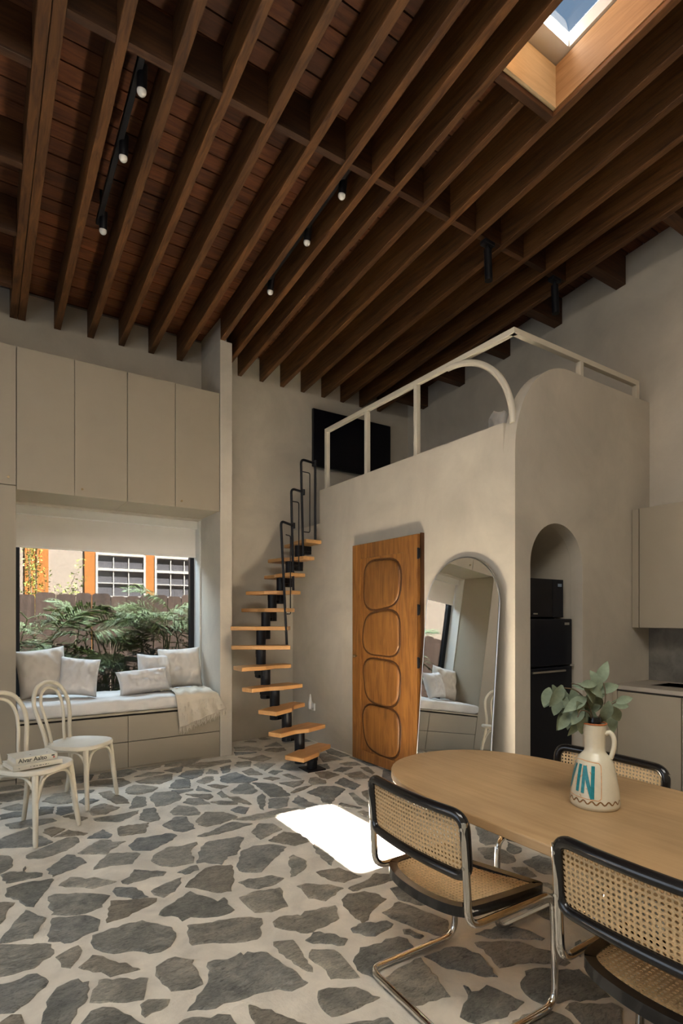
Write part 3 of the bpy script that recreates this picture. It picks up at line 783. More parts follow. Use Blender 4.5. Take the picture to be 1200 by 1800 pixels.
# skylight
sky = thing('window_2', 'roof skylight with blue sky above timber curb', None, (2.65, 1.5, 4.4), kind='structure')
mb = MB()
sheared(mb, SKX1, SKX1 + 0.02, SKY0, SKY1 + 0.02, zb, 0.03, 0.28)
mb.build('curb_board', M['curb'], sky)
mb = MB()
sheared(mb, SKX0 - 0.02, SKX0, SKY0, SKY1 + 0.02, zb, 0.03, 0.28)
mb.build('curb_board', M['curb'], sky)
mb = MB()
sheared(mb, SKX0, SKX1, SKY1, SKY1 + 0.02, zb, 0.03, 0.28)
mb.build('curb_board', M['curb_pale'], sky)
mb = MB()
sheared(mb, SKX0, SKX1, SKY0 - 0.02, SKY0, zb, 0.03, 0.28)
mb.build('curb_board', M['curb_pale'], sky)
mb = MB()
sheared(mb, SKX0 - 0.008, SKX1 + 0.006, SKY1 + 0.021, SKY1 + 0.062, zb, -0.002, 0.253)
mb.build('header', M['joist'], sky, bevel=0.003)
mb = MB()
sheared(mb, SKX0 - 0.008, SKX1 + 0.006, SKY0 - 0.062, SKY0 - 0.021, zb, -0.002, 0.253)
mb.build('header', M['joist'], sky, bevel=0.003)
mb = MB()
for (x0, x1, y0, y1) in ((SKX0 - 0.03, SKX0 + 0.012, SKY0 - 0.03, SKY1 + 0.03), (SKX1 - 0.012, SKX1 + 0.03, SKY0 - 0.03, SKY1 + 0.03),
                         (SKX0 + 0.012, SKX1 - 0.012, SKY0 - 0.03, SKY0 + 0.012), (SKX0 + 0.012, SKX1 - 0.012, SKY1 - 0.098, SKY1 + 0.03)):
    sheared(mb, x0, x1, y0, y1, zb, 0.292, 0.372)
mb.build('frame', M['sky_frame'], sky)
mb = MB()
sheared(mb, SKX0 - 0.01, SKX1 + 0.01, SKY0 - 0.01, SKY1 + 0.01, zb, 0.376, 0.382)
mb.build('pane', M['glass_sky'], sky)
mb = MB()
for (x0, x1, y0, y1) in ((SKX0 - 0.05, SKX0 - 0.03, SKY0 - 0.05, SKY1 + 0.05), (SKX1 + 0.03, SKX1 + 0.05, SKY0 - 0.05, SKY1 + 0.05),
                         (SKX0 - 0.05, SKX1 + 0.05, SKY0 - 0.05, SKY0 - 0.03), (SKX0 - 0.05, SKX1 + 0.05, SKY1 + 0.03, SKY1 + 0.05)):
    sheared(mb, x0, x1, y0, y1, zb, 0.24, 0.39)
mb.build('flashing', M['roof'], sky)

# glazed garden door in the left wall (outside the frame)
gd = thing('door_2', 'black framed sliding glass garden door', None, (-2.25, 2.3, 0), kind='structure')
mb = MB()
for yy in (0.7, 1.75, 2.8, 3.85):
    mb.box(-2.28, yy, 0.0, -2.22, yy + 0.05, 2.45)
mb.box(-2.28, 0.7, 2.39, -2.22, 3.9, 2.45)
mb.box(-2.28, 0.7, 0.0, -2.22, 3.9, 0.05)
mb.build('frame', M['black'], gd)
for yy in (0.7, 1.75, 2.8):
    MB().box(-2.253, yy + 0.05, 0.05, -2.247, yy + 1.05, 2.39).build('pane', M['glass_clear'], gd)

gw = thing('fill_light_panel', 'added white panel above the unseen fill light behind the viewer', None, (0.1, -0.2, 4.46), kind='structure')  # added opaque panel to go with the overhead fill, no daylight passes through
MB().box(-1.4, -1.2, 4.50, 1.6, 0.8, 4.51).build('backing_panel', M['white'], gw)
for (x0, y0, x1, y1) in ((-1.44, -1.24, -1.4, 0.84), (1.6, -1.24, 1.64, 0.84), (-1.4, -1.24, 1.6, -1.2), (-1.4, 0.8, 1.6, 0.84)):
    MB().box(x0, y0, 4.44, x1, y1, 4.51).build('frame_bar', M['white'], gw)

# ------------------------------------------------------------------ picture window and blind
pw = thing('window_1', 'large picture window with slim black frame above the cushioned seat', None, (1.1, 5.87, 0.5), kind='structure')
mb = MB()
mb.box(0.262, 5.84, 0.50, 0.325, 5.90, 2.36)
mb.box(1.905, 5.84, 0.50, 1.963, 5.90, 2.36)
mb.box(0.325, 5.84, 0.50, 1.905, 5.90, 0.53)
mb.box(0.325, 5.84, 2.31, 1.905, 5.90, 2.36)
mb.build('frame', M['black'], pw)
MB().box(0.325, 5.872, 0.53, 1.905, 5.878, 2.31).build('pane', M['glass'], pw)
bl = thing('roller_blind', 'off-white roller blind half lowered over the picture window', 'blind', (1.12, 5.78, 2.0))
MB().box(0.275, 5.735, 2.285, 1.958, 5.835, 2.364).build('cassette', M['bay_white'], bl, bevel=0.003)
MB().box(0.285, 5.795, 2.0, 1.955, 5.799, 2.29).build('fabric', M['blind'], bl)
MB().box(0.285, 5.79, 1.985, 1.955, 5.804, 2.003).build('bottom_bar', M['white'], bl, bevel=0.002)

# ------------------------------------------------------------------ built-in cupboards over and beside the window seat
def knob_at(parent, x, y, z):
    mb = MB()
    mb.tube([(x, y, z), (x, y - 0.012, z)], 0.007, 10)
    mb.tube([(x, y - 0.012, z), (x, y - 0.017, z)], 0.010, 10)
    return mb.build('knob', M['brass'], parent, smooth=True)


def cupboard(name, label, x0, x1, z0, z1, fronts, knobs, y0=5.11, y1=5.648, body_mat='cabinet'):
    t = thing(name, label, 'cabinet', ((x0 + x1) / 2, (y0 + y1) / 2, z0), group='greige built-in cupboards')
    MB().box(x0, y0 + 0.021, z0 + 0.001, x1, y1, z1).build('body', M[body_mat], t)
    k = 0
    for (a, b_, c, d) in fronts:
        dr = MB().box(a, y0, c, b_, y0 + 0.019, d).build('door', M['cabinet'], t, bevel=0.0015)
        for (kx, kz) in knobs:
            if a < kx < b_ and c < kz < d:
                knob_at(dr, kx, y0, kz)
    return t


g = 0.0022
cupboard('wall_cupboard', 'two-door greige wall cupboard over window, next to the tall cupboard', 0.262, 1.105, 2.375, 3.515,
         [(0.262 + g, 0.683 - g, 2.372, 3.515), (0.683 + g, 1.107 - g, 2.372, 3.515)], [(0.74, 2.43)])
cupboard('wall_cupboard', 'two-door greige wall cupboard over window, next to the plaster fin', 1.109, 1.960, 2.375, 3.515,
         [(1.107 + g, 1.529 - g, 2.372, 3.515), (1.529 + g, 1.958 - g, 2.372, 3.515)], [(1.585, 2.43)])
cupboard('tall_cupboard', 'floor-to-top greige cupboard on the left of the window seat', -1.10, 0.257, 0.0, 3.515,
         [(-0.19 + g, 0.258, 2.405, 3.515), (-0.19 + g, 0.258, 0.06, 2.398), (-0.64 + g, -0.19 - g, 2.405, 3.515), (-0.64 + g, -0.19 - g, 0.06, 2.398),
          (-1.10, -0.64 - g, 2.405, 3.515), (-1.10, -0.64 - g, 0.06, 2.398)], [(0.205, 2.46)])
# side panel of the tall cupboard inside the bay
ws = thing('window_seat', 'greige window seat with four drawers under the picture window', 'bench', (1.11, 5.5, 0))
MB().box(0.262, 5.135, 0.0, 1.960, 5.648, 0.478).build('body', M['cabinet_inside'], ws)
MB().box(0.262, 5.108, 0.492, 1.960, 5.838, 0.512).build('top_board', M['cabinet'], ws, bevel=0.002)
MB().box(0.262, 5.118, 0.0, 1.960, 5.134, 0.022).build('plinth', M['cabinet'], ws)
for (a, b_) in ((0.264, 1.113 - g), (1.113 + g, 1.958)):
    for (c, d) in ((0.024, 0.246), (0.252, 0.476)):
        MB().box(a, 5.11, c, b_, 5.132, d).build('drawer', M['cabinet'], ws, bevel=0.0015)
tag(MB().box(1.948, 5.66, 0.514, 1.963, 5.838, 2.36).build('trim_1', M['bay_white']), kind='structure', label='painted reveal board beside picture window')
tag(MB().box(0.258, 5.652, 0.514, 0.268, 5.838, 2.36).build('trim_2', M['bay_white']), kind='structure', label='painted reveal board at cupboard side of window')


# seat mattress
def mattress():
    x0, x1, y0, y1, z0, z1 = 0.272, 1.944, 5.098, 5.80, 0.5125, 0.632
    prof = []
    R = 0.035

    def cor(cy, cz, a0):
        return [(cy + R * math.cos(a0 + PI / 2 * k / 5), cz + R * math.sin(a0 + PI / 2 * k / 5)) for k in range(6)]
    prof += [(y0 + (y1 - y0) * k / 16, z0) for k in range(1, 16)]
    prof += cor(y1 - R, z0 + R, -PI / 2)
    prof += cor(y1 - R, z1 - R, 0)
    prof += [(y1 - (y1 - y0) * k / 22, z1) for k in range(2, 21)]
    prof += cor(y0 + R, z1 - R, PI / 2)
    prof += [(y0, z1 - R - (z1 - z0 - 2 * R) * k / 4) for k in range(1, 4)]
    prof += cor(y0 + R, z0 + R, PI)
    n = len(prof)
    nx = 72
    vs, fs = [], []
    for i in range(nx + 1):
        x = x0 + (x1 - x0) * i / nx
        sq = 1 - 0.18 * max(0, 1 - min(i, nx - i) / 2.0)
        for (yy, zz) in prof:
            cz = (z0 + z1) / 2
            z = cz + (zz - cz) * sq
            p = Vector((x, yy, z))
            wv = noise.noise(Vector((x * 5, yy * 7, z * 9))) * 0.011 + noise.noise(Vector((x * 17, yy * 13, z * 11))) * 0.005
            if z > z0 + 0.012:
                z += wv if zz > cz else wv * 0.3
                if yy < y0 + 0.05:
                    yy2 = yy + 0.9 * wv + 0.006 * math.sin(x * 31 + z * 25)
                    p = Vector((x, yy2, z))
                else:
                    p = Vector((x, yy, z))
            vs.append(p)
    for i in range(nx):
        for k in range(n):
            l = (k + 1) % n
            fs.append((i * n + k, i * n + l, (i + 1) * n + l, (i + 1) * n + k))
    fs.append(tuple(range(n - 1, -1, -1)))
    fs.append(tuple(range(nx * n, (nx + 1) * n)))
    return MB().add(vs, fs)


mt = mattress().build('seat_mattress', M['linen_bed'], smooth='all')
tag(mt, 'long cream linen mattress lying on the window seat', 'mattress')


def pillow_mesh(w_, h_, t_, seed, mat, pleats=False):
    mb = MB()
    n = 34
    off = Vector((seed * 3.1, seed * 1.7, seed))

    def sheet(sgn):
        def fn(a, c):
            u, v_ = 2 * a - 1, 2 * c - 1
            x = w_ / 2 * u * (1 - 0.07 * (1 - v_ * v_) * u * u)
            y_ = h_ / 2 * v_ * (1 - 0.07 * (1 - u * u) * v_ * v_)
            th = max(0.0, (1 - u ** 4) * (1 - v_ ** 4)) ** 0.62
            wr = noise.noise(Vector((u * 2.4, v_ * 2.4, sgn)) + off) * 0.26 + noise.noise(Vector((u * 6, v_ * 4, sgn)) + off) * 0.13
            if pleats:
                wr += 0.07 * math.sin(u * 26) * (1 - abs(v_)) ** 0.5
            z = sgn * t_ / 2 * th * (1 + wr)
            return (x, y_, z)
        return fn
    mb.grid(sheet(1), n, n)
    mb.grid(sheet(-1), n, n)
    me = mb.mesh('pillow_mesh', mat, 'all')
    bm = bmesh.new()
    bm.from_mesh(me)
    bmesh.ops.remove_doubles(bm, verts=bm.verts, dist=1e-5)
    bmesh.ops.recalc_face_normals(bm, faces=bm.faces)
    bm.to_mesh(me)
    bm.free()
    for p in me.polygons:
        p.use_smooth = True
    return me


def pillow(label, w_, h_, t_, loc, lean, yaw=0.0, roll=0.0, seed=1, mat='linen', pleats=False, name='throw_pillow', group='linen pillows on the window seat'):
    me = pillow_mesh(w_, h_, t_, seed, M[mat], pleats)
    o = link(name, me)
    R_ = Matrix.Rotation(yaw, 3, 'Z') @ Matrix.Rotation(math.radians(90 - lean), 3, 'X') @ Matrix.Rotation(roll, 3, 'Z')
    lowest = min((R_ @ v_.co).z for v_ in me.vertices)
    o.rotation_euler = R_.to_euler()
    o.location = (loc[0], loc[1], loc[2] - lowest)
    return tag(o, label, 'pillow', group)


SZ = 0.628
pillow('largest pinkish linen pillow at the cupboard end of window seat', 0.41, 0.44, 0.18, (0.485, 5.57, SZ), 16, 0.06, 0.10, 1, 'linen_warm')
pillow('square linen pillow, second from the tall cupboard', 0.33, 0.36, 0.16, (0.765, 5.46, SZ), 22, -0.10, -0.13, 2, 'linen')
pillow('big square linen pillow propped in the corner by the plaster fin', 0.42, 0.42, 0.18, (1.725, 5.60, SZ), 18, -0.16, 0.04, 3, 'linen_warm')
pillow('mid-sized linen pillow half hidden behind the pleated lumbar pillow', 0.34, 0.36, 0.15, (1.46, 5.56, SZ), 18, 0.10, -0.08, 4, 'linen')
pillow('low pleated lumbar pillow in front of the others', 0.48, 0.24, 0.16, (1.315, 5.40, SZ), 28, 0.08, 0.05, 5, 'linen', True)


# woven throw over the corner of the seat
def throw():
    root = thing('throw_blanket', 'cream cotton throw with fringe hanging over the front corner of window seat', 'blanket', (1.72, 5.2, 0.64))

    def fn(a, c):
        s, tt = a, c
        hang = 0.30 - 0.15 * s
        if tt < 0.45:
            q = tt / 0.45
            y_ = 5.44 - q * 0.36
            z = 0.652 + 0.006 * math.sin(s * 19 + q * 3) + 0.008 * noise.noise(Vector((s * 6, q * 5, 1)))
            x = 1.55 + 0.36 * s - 0.03 * q
            if q > 0.85:
                z -= 0.02 * ((q - 0.85) / 0.15) ** 2
        else:
            q = (tt - 0.45) / 0.55
            y_ = 5.078 - 0.022 * min(1, q * 4) + 0.013 * math.sin(s * 23 + 1) * q - 0.012 * s * q
            z = 0.632 - q * hang
            x = 1.52 + 0.39 * s + q * (0.035 + 0.045 * s)
        return (x, y_, z)
    cl = MB().grid(fn, 48, 44).build('cloth', M['throw'], root, smooth='all')
    so = cl.modifiers.new('thickness', 'SOLIDIFY')
    so.thickness = 0.006
    so.offset = 1
    mb = MB()
    rnd = random.Random(4)
    for i in range(64):
        s = i / 63
        p = Vector(fn(s, 1.0))
        L = rnd.uniform(0.045, 0.075)
        mb.tube([p + Vector((0, -0.002, 0.006)), p + Vector((rnd.uniform(-.004, .004), -0.005, -L * 0.5)), p + Vector((rnd.uniform(-.010, .010), rnd.uniform(-0.006, 0), -L))], [0.0032, 0.0028, 0.0016], 5)
    for row, zz in ((0.80, 0), (0.62, 0)):
        for i in range(26):
            s = rnd.random()
            p = Vector(fn(s, row + rnd.uniform(-0.06, 0.06)))
            mb.tube([p + Vector((0, -0.008, 0.0)), p + Vector((0.002, -0.012, -0.02)), p + Vector((rnd.uniform(-.006, .006), -0.012, -0.04))], [0.0028, 0.0024, 0.0012], 5)
    tag(mb.build('fringe', M['throw'], root, smooth='all'), kind='stuff')
    mb = MB()
    for i in range(26):
        x = 1.38 + 0.26 * i / 25
        p = Vector((x, 5.36 + rnd.uniform(-.02, .02), 0.646))
        mb.tube([p + Vector((0.05, 0.03, 0.004)), p + Vector((0.01, rnd.uniform(-.02, .02), 0.012)), p + Vector((-0.02, rnd.uniform(-.03, .03), 0.002))], [0.004, 0.006, 0.003], 6)
    tag(mb.build('tassels', M['throw'], root, smooth='all'), kind='stuff')


throw()


# ------------------------------------------------------------------ bentwood chairs
def bentwood_chair(label, x, y_, deg):
    t = thing('bentwood_chair', label, 'chair', (x, y_, 0.006), math.radians(deg), 'cream bentwood chairs by the window seat')
    mat = M['cream']
    SH = 0.437
    rim = []
    for k in range(40):
        a = 2 * PI * k / 40
        ca, sa = math.cos(a), math.sin(a)
        r = 1.0 / (abs(ca) ** 2.7 + abs(sa) ** 2.7) ** (1 / 2.7)
        w_ = 0.205 - 0.018 * (1 - ca) / 2
        rim.append((0.205 * r * ca, w_ * r * sa))
    mb = MB()
    prof = [(0.95, SH - 0.034), (1.0, SH - 0.026), (1.0, SH - 0.010), (0.97, SH - 0.002), (0.90, SH), (0.82, SH - 0.005), (0.5, SH - 0.009), (0.2, SH - 0.010)]
    n = len(rim)
    vs = [(p[0] * f, p[1] * f, z) for f, z in prof for p in rim]
    fs = [(i * n + k, i * n + (k + 1) % n, (i + 1) * n + (k + 1) % n, (i + 1) * n + k) for i in range(len(prof) - 1) for k in range(n)]
    fs += [tuple(range(n - 1, -1, -1)), tuple(range((len(prof) - 1) * n, len(prof) * n))]
    mb.add(vs, fs).build('seat', mat, t, smooth=True, world=False)
    for s in (-1, 1):
        mb = MB()
        mb.tube(smooth_path([(0.145, s * 0.145, SH - 0.03), (0.155, s * 0.155, 0.30), (0.168, s * 0.168, 0.14), (0.182, s * 0.182, 0.0)], 5),
                [0.0185] * 5 + [0.0175] * 5 + [0.0155] * 5 + [0.0125], 12)
        mb.build('leg', mat, t, smooth=True, world=False)
    for s in (-1, 1):
        mb = MB().tube(smooth_path([(-0.165, s * 0.135, SH - 0.012), (-0.18, s * 0.143, 0.26), (-0.205, s * 0.155, 0.12), (-0.235, s * 0.168, 0.0)], 5),
                       [0.0165] * 10 + [0.015] * 5 + [0.0125], 12)
        mb.build('leg', mat, t, smooth=True, world=False)
    half = [(-0.172, 0.128, SH - 0.02), (-0.188, 0.142, SH + 0.08), (-0.212, 0.172, SH + 0.20), (-0.240, 0.176, SH + 0.30), (-0.262, 0.128, SH + 0.385), (-0.270, 0.06, SH + 0.418), (-0.272, 0.0, SH + 0.426)]
    pts = half + [(p[0], -p[1], p[2]) for p in half[:-1]][::-1]
    MB().tube(smooth_path(pts, 6), 0.0145, 12).build('back_hoop', mat, t, smooth=True, world=False)
    half = [(-0.178, 0.070, SH - 0.01), (-0.192, 0.080, SH + 0.08), (-0.214, 0.103, SH + 0.20), (-0.238, 0.108, SH + 0.29), (-0.256, 0.072, SH + 0.36), (-0.262, 0.0, SH + 0.387)]
    pts = half + [(p[0], -p[1], p[2]) for p in half[:-1]][::-1]
    MB().tube(smooth_path(pts, 6), 0.011, 12).build('inner_hoop', mat, t, smooth=True, world=False)

    def brace(a, c):
        A, C = Vector(a), Vector(c)
        mid = (A + C) / 2
        top = SH - 0.042
        pts_ = [A, A.lerp(C, 0.07) + Vector((0, 0, (top - A.z) * 0.55)), A.lerp(C, 0.22) + Vector((0, 0, (top - A.z) * 0.92)), Vector((mid.x, mid.y, top)),
                A.lerp(C, 0.78) + Vector((0, 0, (top - A.z) * 0.92)), A.lerp(C, 0.93) + Vector((0, 0, (top - A.z) * 0.55)), C]
        MB().tube(smooth_path(pts_, 5), 0.0095, 10).build('brace', mat, t, smooth=True, world=False)
    zb_ = 0.235
    fl, fr = (0.160, 0.150, zb_), (0.160, -0.150, zb_)
    rl, rr = (-0.178, 0.138, zb_), (-0.178, -0.138, zb_)
    brace(fl, fr)
    brace(fl, rl)
    brace(fr, rr)
    brace(rl, rr)
    return t


bentwood_chair('cream bentwood chair carrying two books', 0.293, 3.926, -47)
bentwood_chair('cream bentwood chair with empty seat, nearer the drawers', 0.63, 4.435, -43)


def text_mesh(body, size, mat, bold=0.0, ext=0.0004, name='lettering'):
    c = bpy.data.curves.new('t', 'FONT')
    c.body = body
    c.size = size
    c.offset = bold
    c.extrude = ext
    c.align_x = 'LEFT'
    o = bpy.data.objects.new('t', c)
    COL.objects.link(o)
    bpy.context.view_layer.update()
    dg = bpy.context.evaluated_depsgraph_get()
    me = bpy.data.meshes.new_from_object(o.evaluated_get(dg))
    me.name = name
    bpy.data.objects.remove(o)
    me.materials.clear()
    me.materials.append(mat)
    return me


def book(label, cx, cy, z, deg, L, D, T):
    t = thing('book', label, 'book', (cx, cy, z), math.radians(deg), 'books on the bentwood chair')
    mb = MB()
    mb.box(-L / 2, -D / 2, 0, L / 2, D / 2, 0.0025)
    mb.box(-L / 2, -D / 2, T - 0.0025, L / 2, D / 2, T)
    mb.box(-L / 2, -D / 2, 0.0025, L / 2, -D / 2 + 0.003, T - 0.0025)
    mb.build('cover', M['paper'], t, world=False)
    MB().box(-L / 2 + 0.004, -D / 2 + 0.003, 0.0026, L / 2 - 0.004, D / 2 - 0.005, T - 0.0026).build('pages', M['pages'], t, world=False)
    return t


b1 = book('larger cream book at the bottom of the pile on chair', 0.285, 3.888, 0.444, 13.5, 0.275, 0.205, 0.028)
mb = MB()
for (a, c) in ((-0.108, 0.006), (-0.045, 0.004), (-0.03, 0.012), (-0.012, 0.008), (0.004, 0.014), (0.024, 0.006), (0.036, 0.012), (0.054, 0.004)):
    mb.box(a, -0.1031, 0.011, a + c, -0.1024, 0.0145)
tag(mb.build('spine_print', M['ink'], b1, world=False), kind='stuff')
b2 = book('cream book with dark title on its spine, on top of another book', 0.285, 3.915, 0.4722, 12.0, 0.232, 0.185, 0.034)
o = link('spine_title', text_mesh('Alvar Aalto', 0.034, M['ink'], 0.0006), b2, world=False)
o.rotation_euler = (PI / 2, 0, 0)
o.location = (-0.102, -0.0928, 0.0075)
mb = MB()
mb.box(0.090, -0.0931, 0.007, 0.101, -0.0924, 0.018)
mb.build('spine_mark', M['red_ink'], b2, world=False)
mb = MB()
mb.box(0.082, -0.0931, 0.020, 0.099, -0.0924, 0.028)
mb.lathe([(0.004, 0.0341), (0.004, 0.0348)], 10, -0.02, -0.03)
mb.lathe([(0.004, 0.0341), (0.004, 0.0348)], 10, 0.075, -0.03)
tag(mb.build('cover_print', M['ink'], b2, world=False), kind='stuff')

# ------------------------------------------------------------------ staircase
ST = {1: (2.455, 4.22), 2: (2.39, 4.35), 3: (2.33, 4.48), 4: (2.275, 4.61), 5: (2.25, 4.74), 6: (2.275, 4.87), 7: (2.345, 5.0), 8: (2.455, 5.10), 9: (2.565, 5.17), 10: (2.685, 5.20), 11: (2.80, 5.22), 12: (2.925, 5.24)}
RISE = 0.18
stair = thing('space_saver_staircase', 'turning space-saver staircase with beech treads on black steel spine', 'staircase', (2.45, 4.22, 0.0))


def dirk(k):
    a = Vector(ST[max(1, k - 1)])
    c = Vector(ST[min(12, k + 1)])
    return (c - a).normalized()


base_xy = Vector(ST[1]) - dirk(1) * 0.02
for k in range(1, 13):
    d = dirk(k)
    if k <= 3:
        d = Vector((-0.42, 0.91)).normalized()
    if k >= 11:
        d = Vector((0.995, 0.10)).normalized()
    ang = math.atan2(d.y, d.x)
    s = 1 if k % 2 else -1
    wd, nr = (0.125, 0.035)
    half = 0.275
    outline = [(-wd, s * half), (0.075, s * half), (0.105, 0.02 * s), (0.105, -s * half), (-nr, -s * half), (-nr - 0.012, -s * 0.085), (-wd + 0.015, s * 0.03)]
    if s < 0:
        outline = outline[::-1]
    mb = MB().prism(outline, -0.038, 0.0)
    z = RISE * k
    o = mb.build('tread', M['tread'], stair, bevel=0.006, world=False)
    o.location = Vector((ST[k][0], ST[k][1], z)) - stair.location
    o.rotation_euler = (0, 0, ang)
for k in range(1, 13):
    c = Vector(ST[k])
    z = RISE * k - 0.039
    if k == 1:
        c1 = base_xy + Vector((0.02, 0.04))
        mb = MB()
        mb.tube([(c1.x, c1.y, 0.012), (c1.x, c1.y, z)], 0.046, 18)
        mb.build('column', M['black'], stair, smooth=True)
        MB().box(c1.x - 0.09, c1.y - 0.09, 0.0, c1.x + 0.09, c1.y + 0.09, 0.013).build('base_plate', M['black'], stair, bevel=0.003)
    else:
        p = Vector(ST[k - 1])
        q = (c + p) / 2 + (c - p) * 0.30
        mb = MB()
        mb.tube([(q.x, q.y, RISE * (k - 1) - 0.13), (q.x, q.y, z)], 0.046, 18)
        mb.build('column', M['black'], stair, smooth=True)
    dn = dirk(k)
    R_ = Matrix.Translation((c.x, c.y, z)) @ Matrix.Rotation(math.atan2(dn.y, dn.x), 4, 'Z')
    mb = MB().box(-0.055, -0.036, -0.055, 0.135, 0.036, 0.0, R_)
    mb.box(0.045, -0.034, -0.085, 0.130, 0.034, -0.055, R_)
    mb.build('bracket', M['black'], stair, bevel=0.004)

hA, hB, hC, hD = Vector((2.535, 4.82)), Vector((2.665, 4.925)), Vector((2.795, 4.955)), Vector((2.950, 4.975))


def hoop(p, z0, z1, q, lean=0.0):
    top = Vector((p.x - lean, p.y + 0.01, z1))
    end = Vector((q.x, q.y, z1 - 0.015))
    path = fillet([(p.x, p.y, z0), top, end], 0.05, 7)
    MB().tube(path, 0.0125, 12).build('handrail', M['black'], stair, smooth=True)
    mb = MB().tube([end - Vector((0, 0, 0.028)), end + Vector((0, 0, 0.028))], 0.019, 12)
    mb.build('clamp', M['black'], stair, smooth=True)
    dq = (Vector((q.x, q.y)) - Vector((p.x, p.y)))
    a = Vector((p.x, p.y)) + dq * 0.05
    c = Vector((p.x, p.y)) + dq * 0.55
    path = fillet([(a.x - 0.012, a.y, z1 - 0.13), (c.x, c.y, z1 - 0.13), (c.x, c.y, z0 + 0.25 * (z1 - z0)), (a.x, a.y, z0 + 0.25 * (z1 - z0))], 0.02, 4)
    MB().tube(path, 0.0055, 8).build('infill_rod', M['black'], stair, smooth=True)


hoop(hA, 1.08, 2.29, hB, 0.06)
hoop(hB, 1.62, 2.65, hC, 0.02)
hoop(hC, 1.98, 2.975, hD, 0.02)
MB().tube([(hD.x, hD.y, 2.16), (hD.x, hD.y, 2.985)], 0.0125, 12).build('rail_post', M['black'], stair, smooth=True)

# ------------------------------------------------------------------ carved door
dr = thing('door_1', 'old carved wooden door with four pebble-shaped panels', None, (3.0, 3.876, 0.0), kind='structure')
XF = 2.985
MB().box(XF + 0.012, 3.412, 0.022, XF + 0.050, 4.340, 2.03).build('leaf', M['door'], dr)
MB().box(XF, 4.205, 0.022, XF + 0.012, 4.340, 2.03).build('stile', M['door'], dr, bevel=0.003)
MB().box(XF, 3.412, 0.022, XF + 0.012, 3.600, 2.03).build('stile', M['door'], dr, bevel=0.003)
MB().box(XF + 0.0005, 3.600, 1.895, XF + 0.012, 4.205, 2.0295).build('rail', M['door'], dr, bevel=0.003)
MB().box(XF + 0.0005, 3.600, 0.0225, XF + 0.012, 4.205, 0.115).build('rail', M['door'], dr, bevel=0.003)
for i, (cz, hh) in enumerate(((1.645, 0.225), (1.205, 0.205), (0.775, 0.205), (0.345, 0.222))):
    n = 44
    cy, hw = 3.905, 0.272
    rnd = random.Random(i + 3)
    f1, f2 = rnd.uniform(0, 6.28), rnd.uniform(0, 6.28)

    def rr_(a):
        ca, sa = math.cos(a), math.sin(a)
        r = 1.0 / (abs(ca) ** 3.4 + abs(sa) ** 3.4) ** (1 / 3.4)
        r *= 1 + 0.028 * math.cos(2 * a + f1) + 0.035 * math.cos(3 * a + f2) - 0.02
        return r * hw * ca * 0.97, r * hh * sa * 0.98
    rim = [rr_(2 * PI * k / n) for k in range(n)]
    for nm, mat, prof in (('groove', 'door_dark', ((1.075, 0.0), (1.06, 0.004), (1.02, 0.004), (0.99, 0.0005))),
                          ('carved_panel', 'door', ((0.995, 0.0), (0.985, 0.006), (0.955, 0.011), (0.90, 0.0135), (0.75, 0.0120), (0.4, 0.0125), (0.12, 0.0125)))):
        vs = [(XF + 0.0125 - h, cy + p[0] * f, cz + p[1] * f) for f, h in prof for p in rim]
        fs = [(a * n + k, a * n + (k + 1) % n, (a + 1) * n + (k + 1) % n, (a + 1) * n + k) for a in range(len(prof) - 1) for k in range(n)]
        if nm == 'carved_panel':
            fs.append(tuple(range((len(prof) - 1) * n, len(prof) * n)))
        MB().add(vs, fs).build(nm, M[mat], dr, smooth=True)
for hz in (1.87, 1.41, 0.98, 0.35):
    mb = MB().tube([(XF + 0.004, 3.404, hz - 0.045), (XF + 0.004, 3.404, hz + 0.045)], 0.009, 10)
    mb.box(XF + 0.004, 3.385, hz - 0.04, XF + 0.010, 3.404, hz + 0.04)
    mb.build('hinge', M['black'], dr)
MB().box(XF + 0.03, 3.396, 0.0, 3.049, 3.411, 2.04).build('jamb', M['door_dark'], dr)
mb = MB()
mb.tube([(XF, 4.268, 0.985), (XF - 0.02, 4.268, 0.985)], 0.008, 10)
mb.sphere((XF - 0.028, 4.268, 0.985), 0.015, 12, 8)
mb.build('knob', M['brass'], dr, smooth=True)

# ------------------------------------------------------------------ arched floor mirror leaning on the loft wall
mi = thing('arched_mirror', 'tall arched floor mirror leaning on the plaster wall by the door', 'mirror', (2.872, 2.94, 0.012))
mi.rotation_euler = (0, math.radians(4.9), 0)
W2, HS = 0.37, 1.42
ol = [(-W2, 0.0)] + [(-W2 * math.cos(a), HS + W2 * math.sin(a)) for a in [PI * k / 28 for k in range(29)]] + [(W2, 0.0)]
MB().prism(ol, 0.0, 0.012, 'x').build('backing', M['black'], mi, world=False)
inner = [(p[0] * 0.985, 0.012 + p[1] * 0.991) for p in ol]
MB().prism(inner, -0.003, -0.0003, 'x').build('glass', M['mirror'], mi, world=False)
MB().tube([(0.003, p[0], p[1]) for p in ol], 0.006, 8, closed=True).build('frame', M['steel'], mi, smooth=True, world=False)

# ------------------------------------------------------------------ loft railing, screen, bedding
lr = thing('loft_railing', 'cream metal loft railing with quarter-round arch', 'railing', (3.10, 3.6, 2.703))


def bar(mb, a, c, r=0.021):
    a, c = Vector(a), Vector(c)
    d = (c - a)
    q = d.to_track_quat('Z', 'Y') if abs(d.normalized().z) < 0.99 else Quaternion()
    mat = Matrix.Translation(a) @ (q.to_matrix().to_4x4())
    mb.box(-r, -r, 0, r, r, d.length if abs(d.normalized().z) < 0.99 else d.z, mat)
    return mb


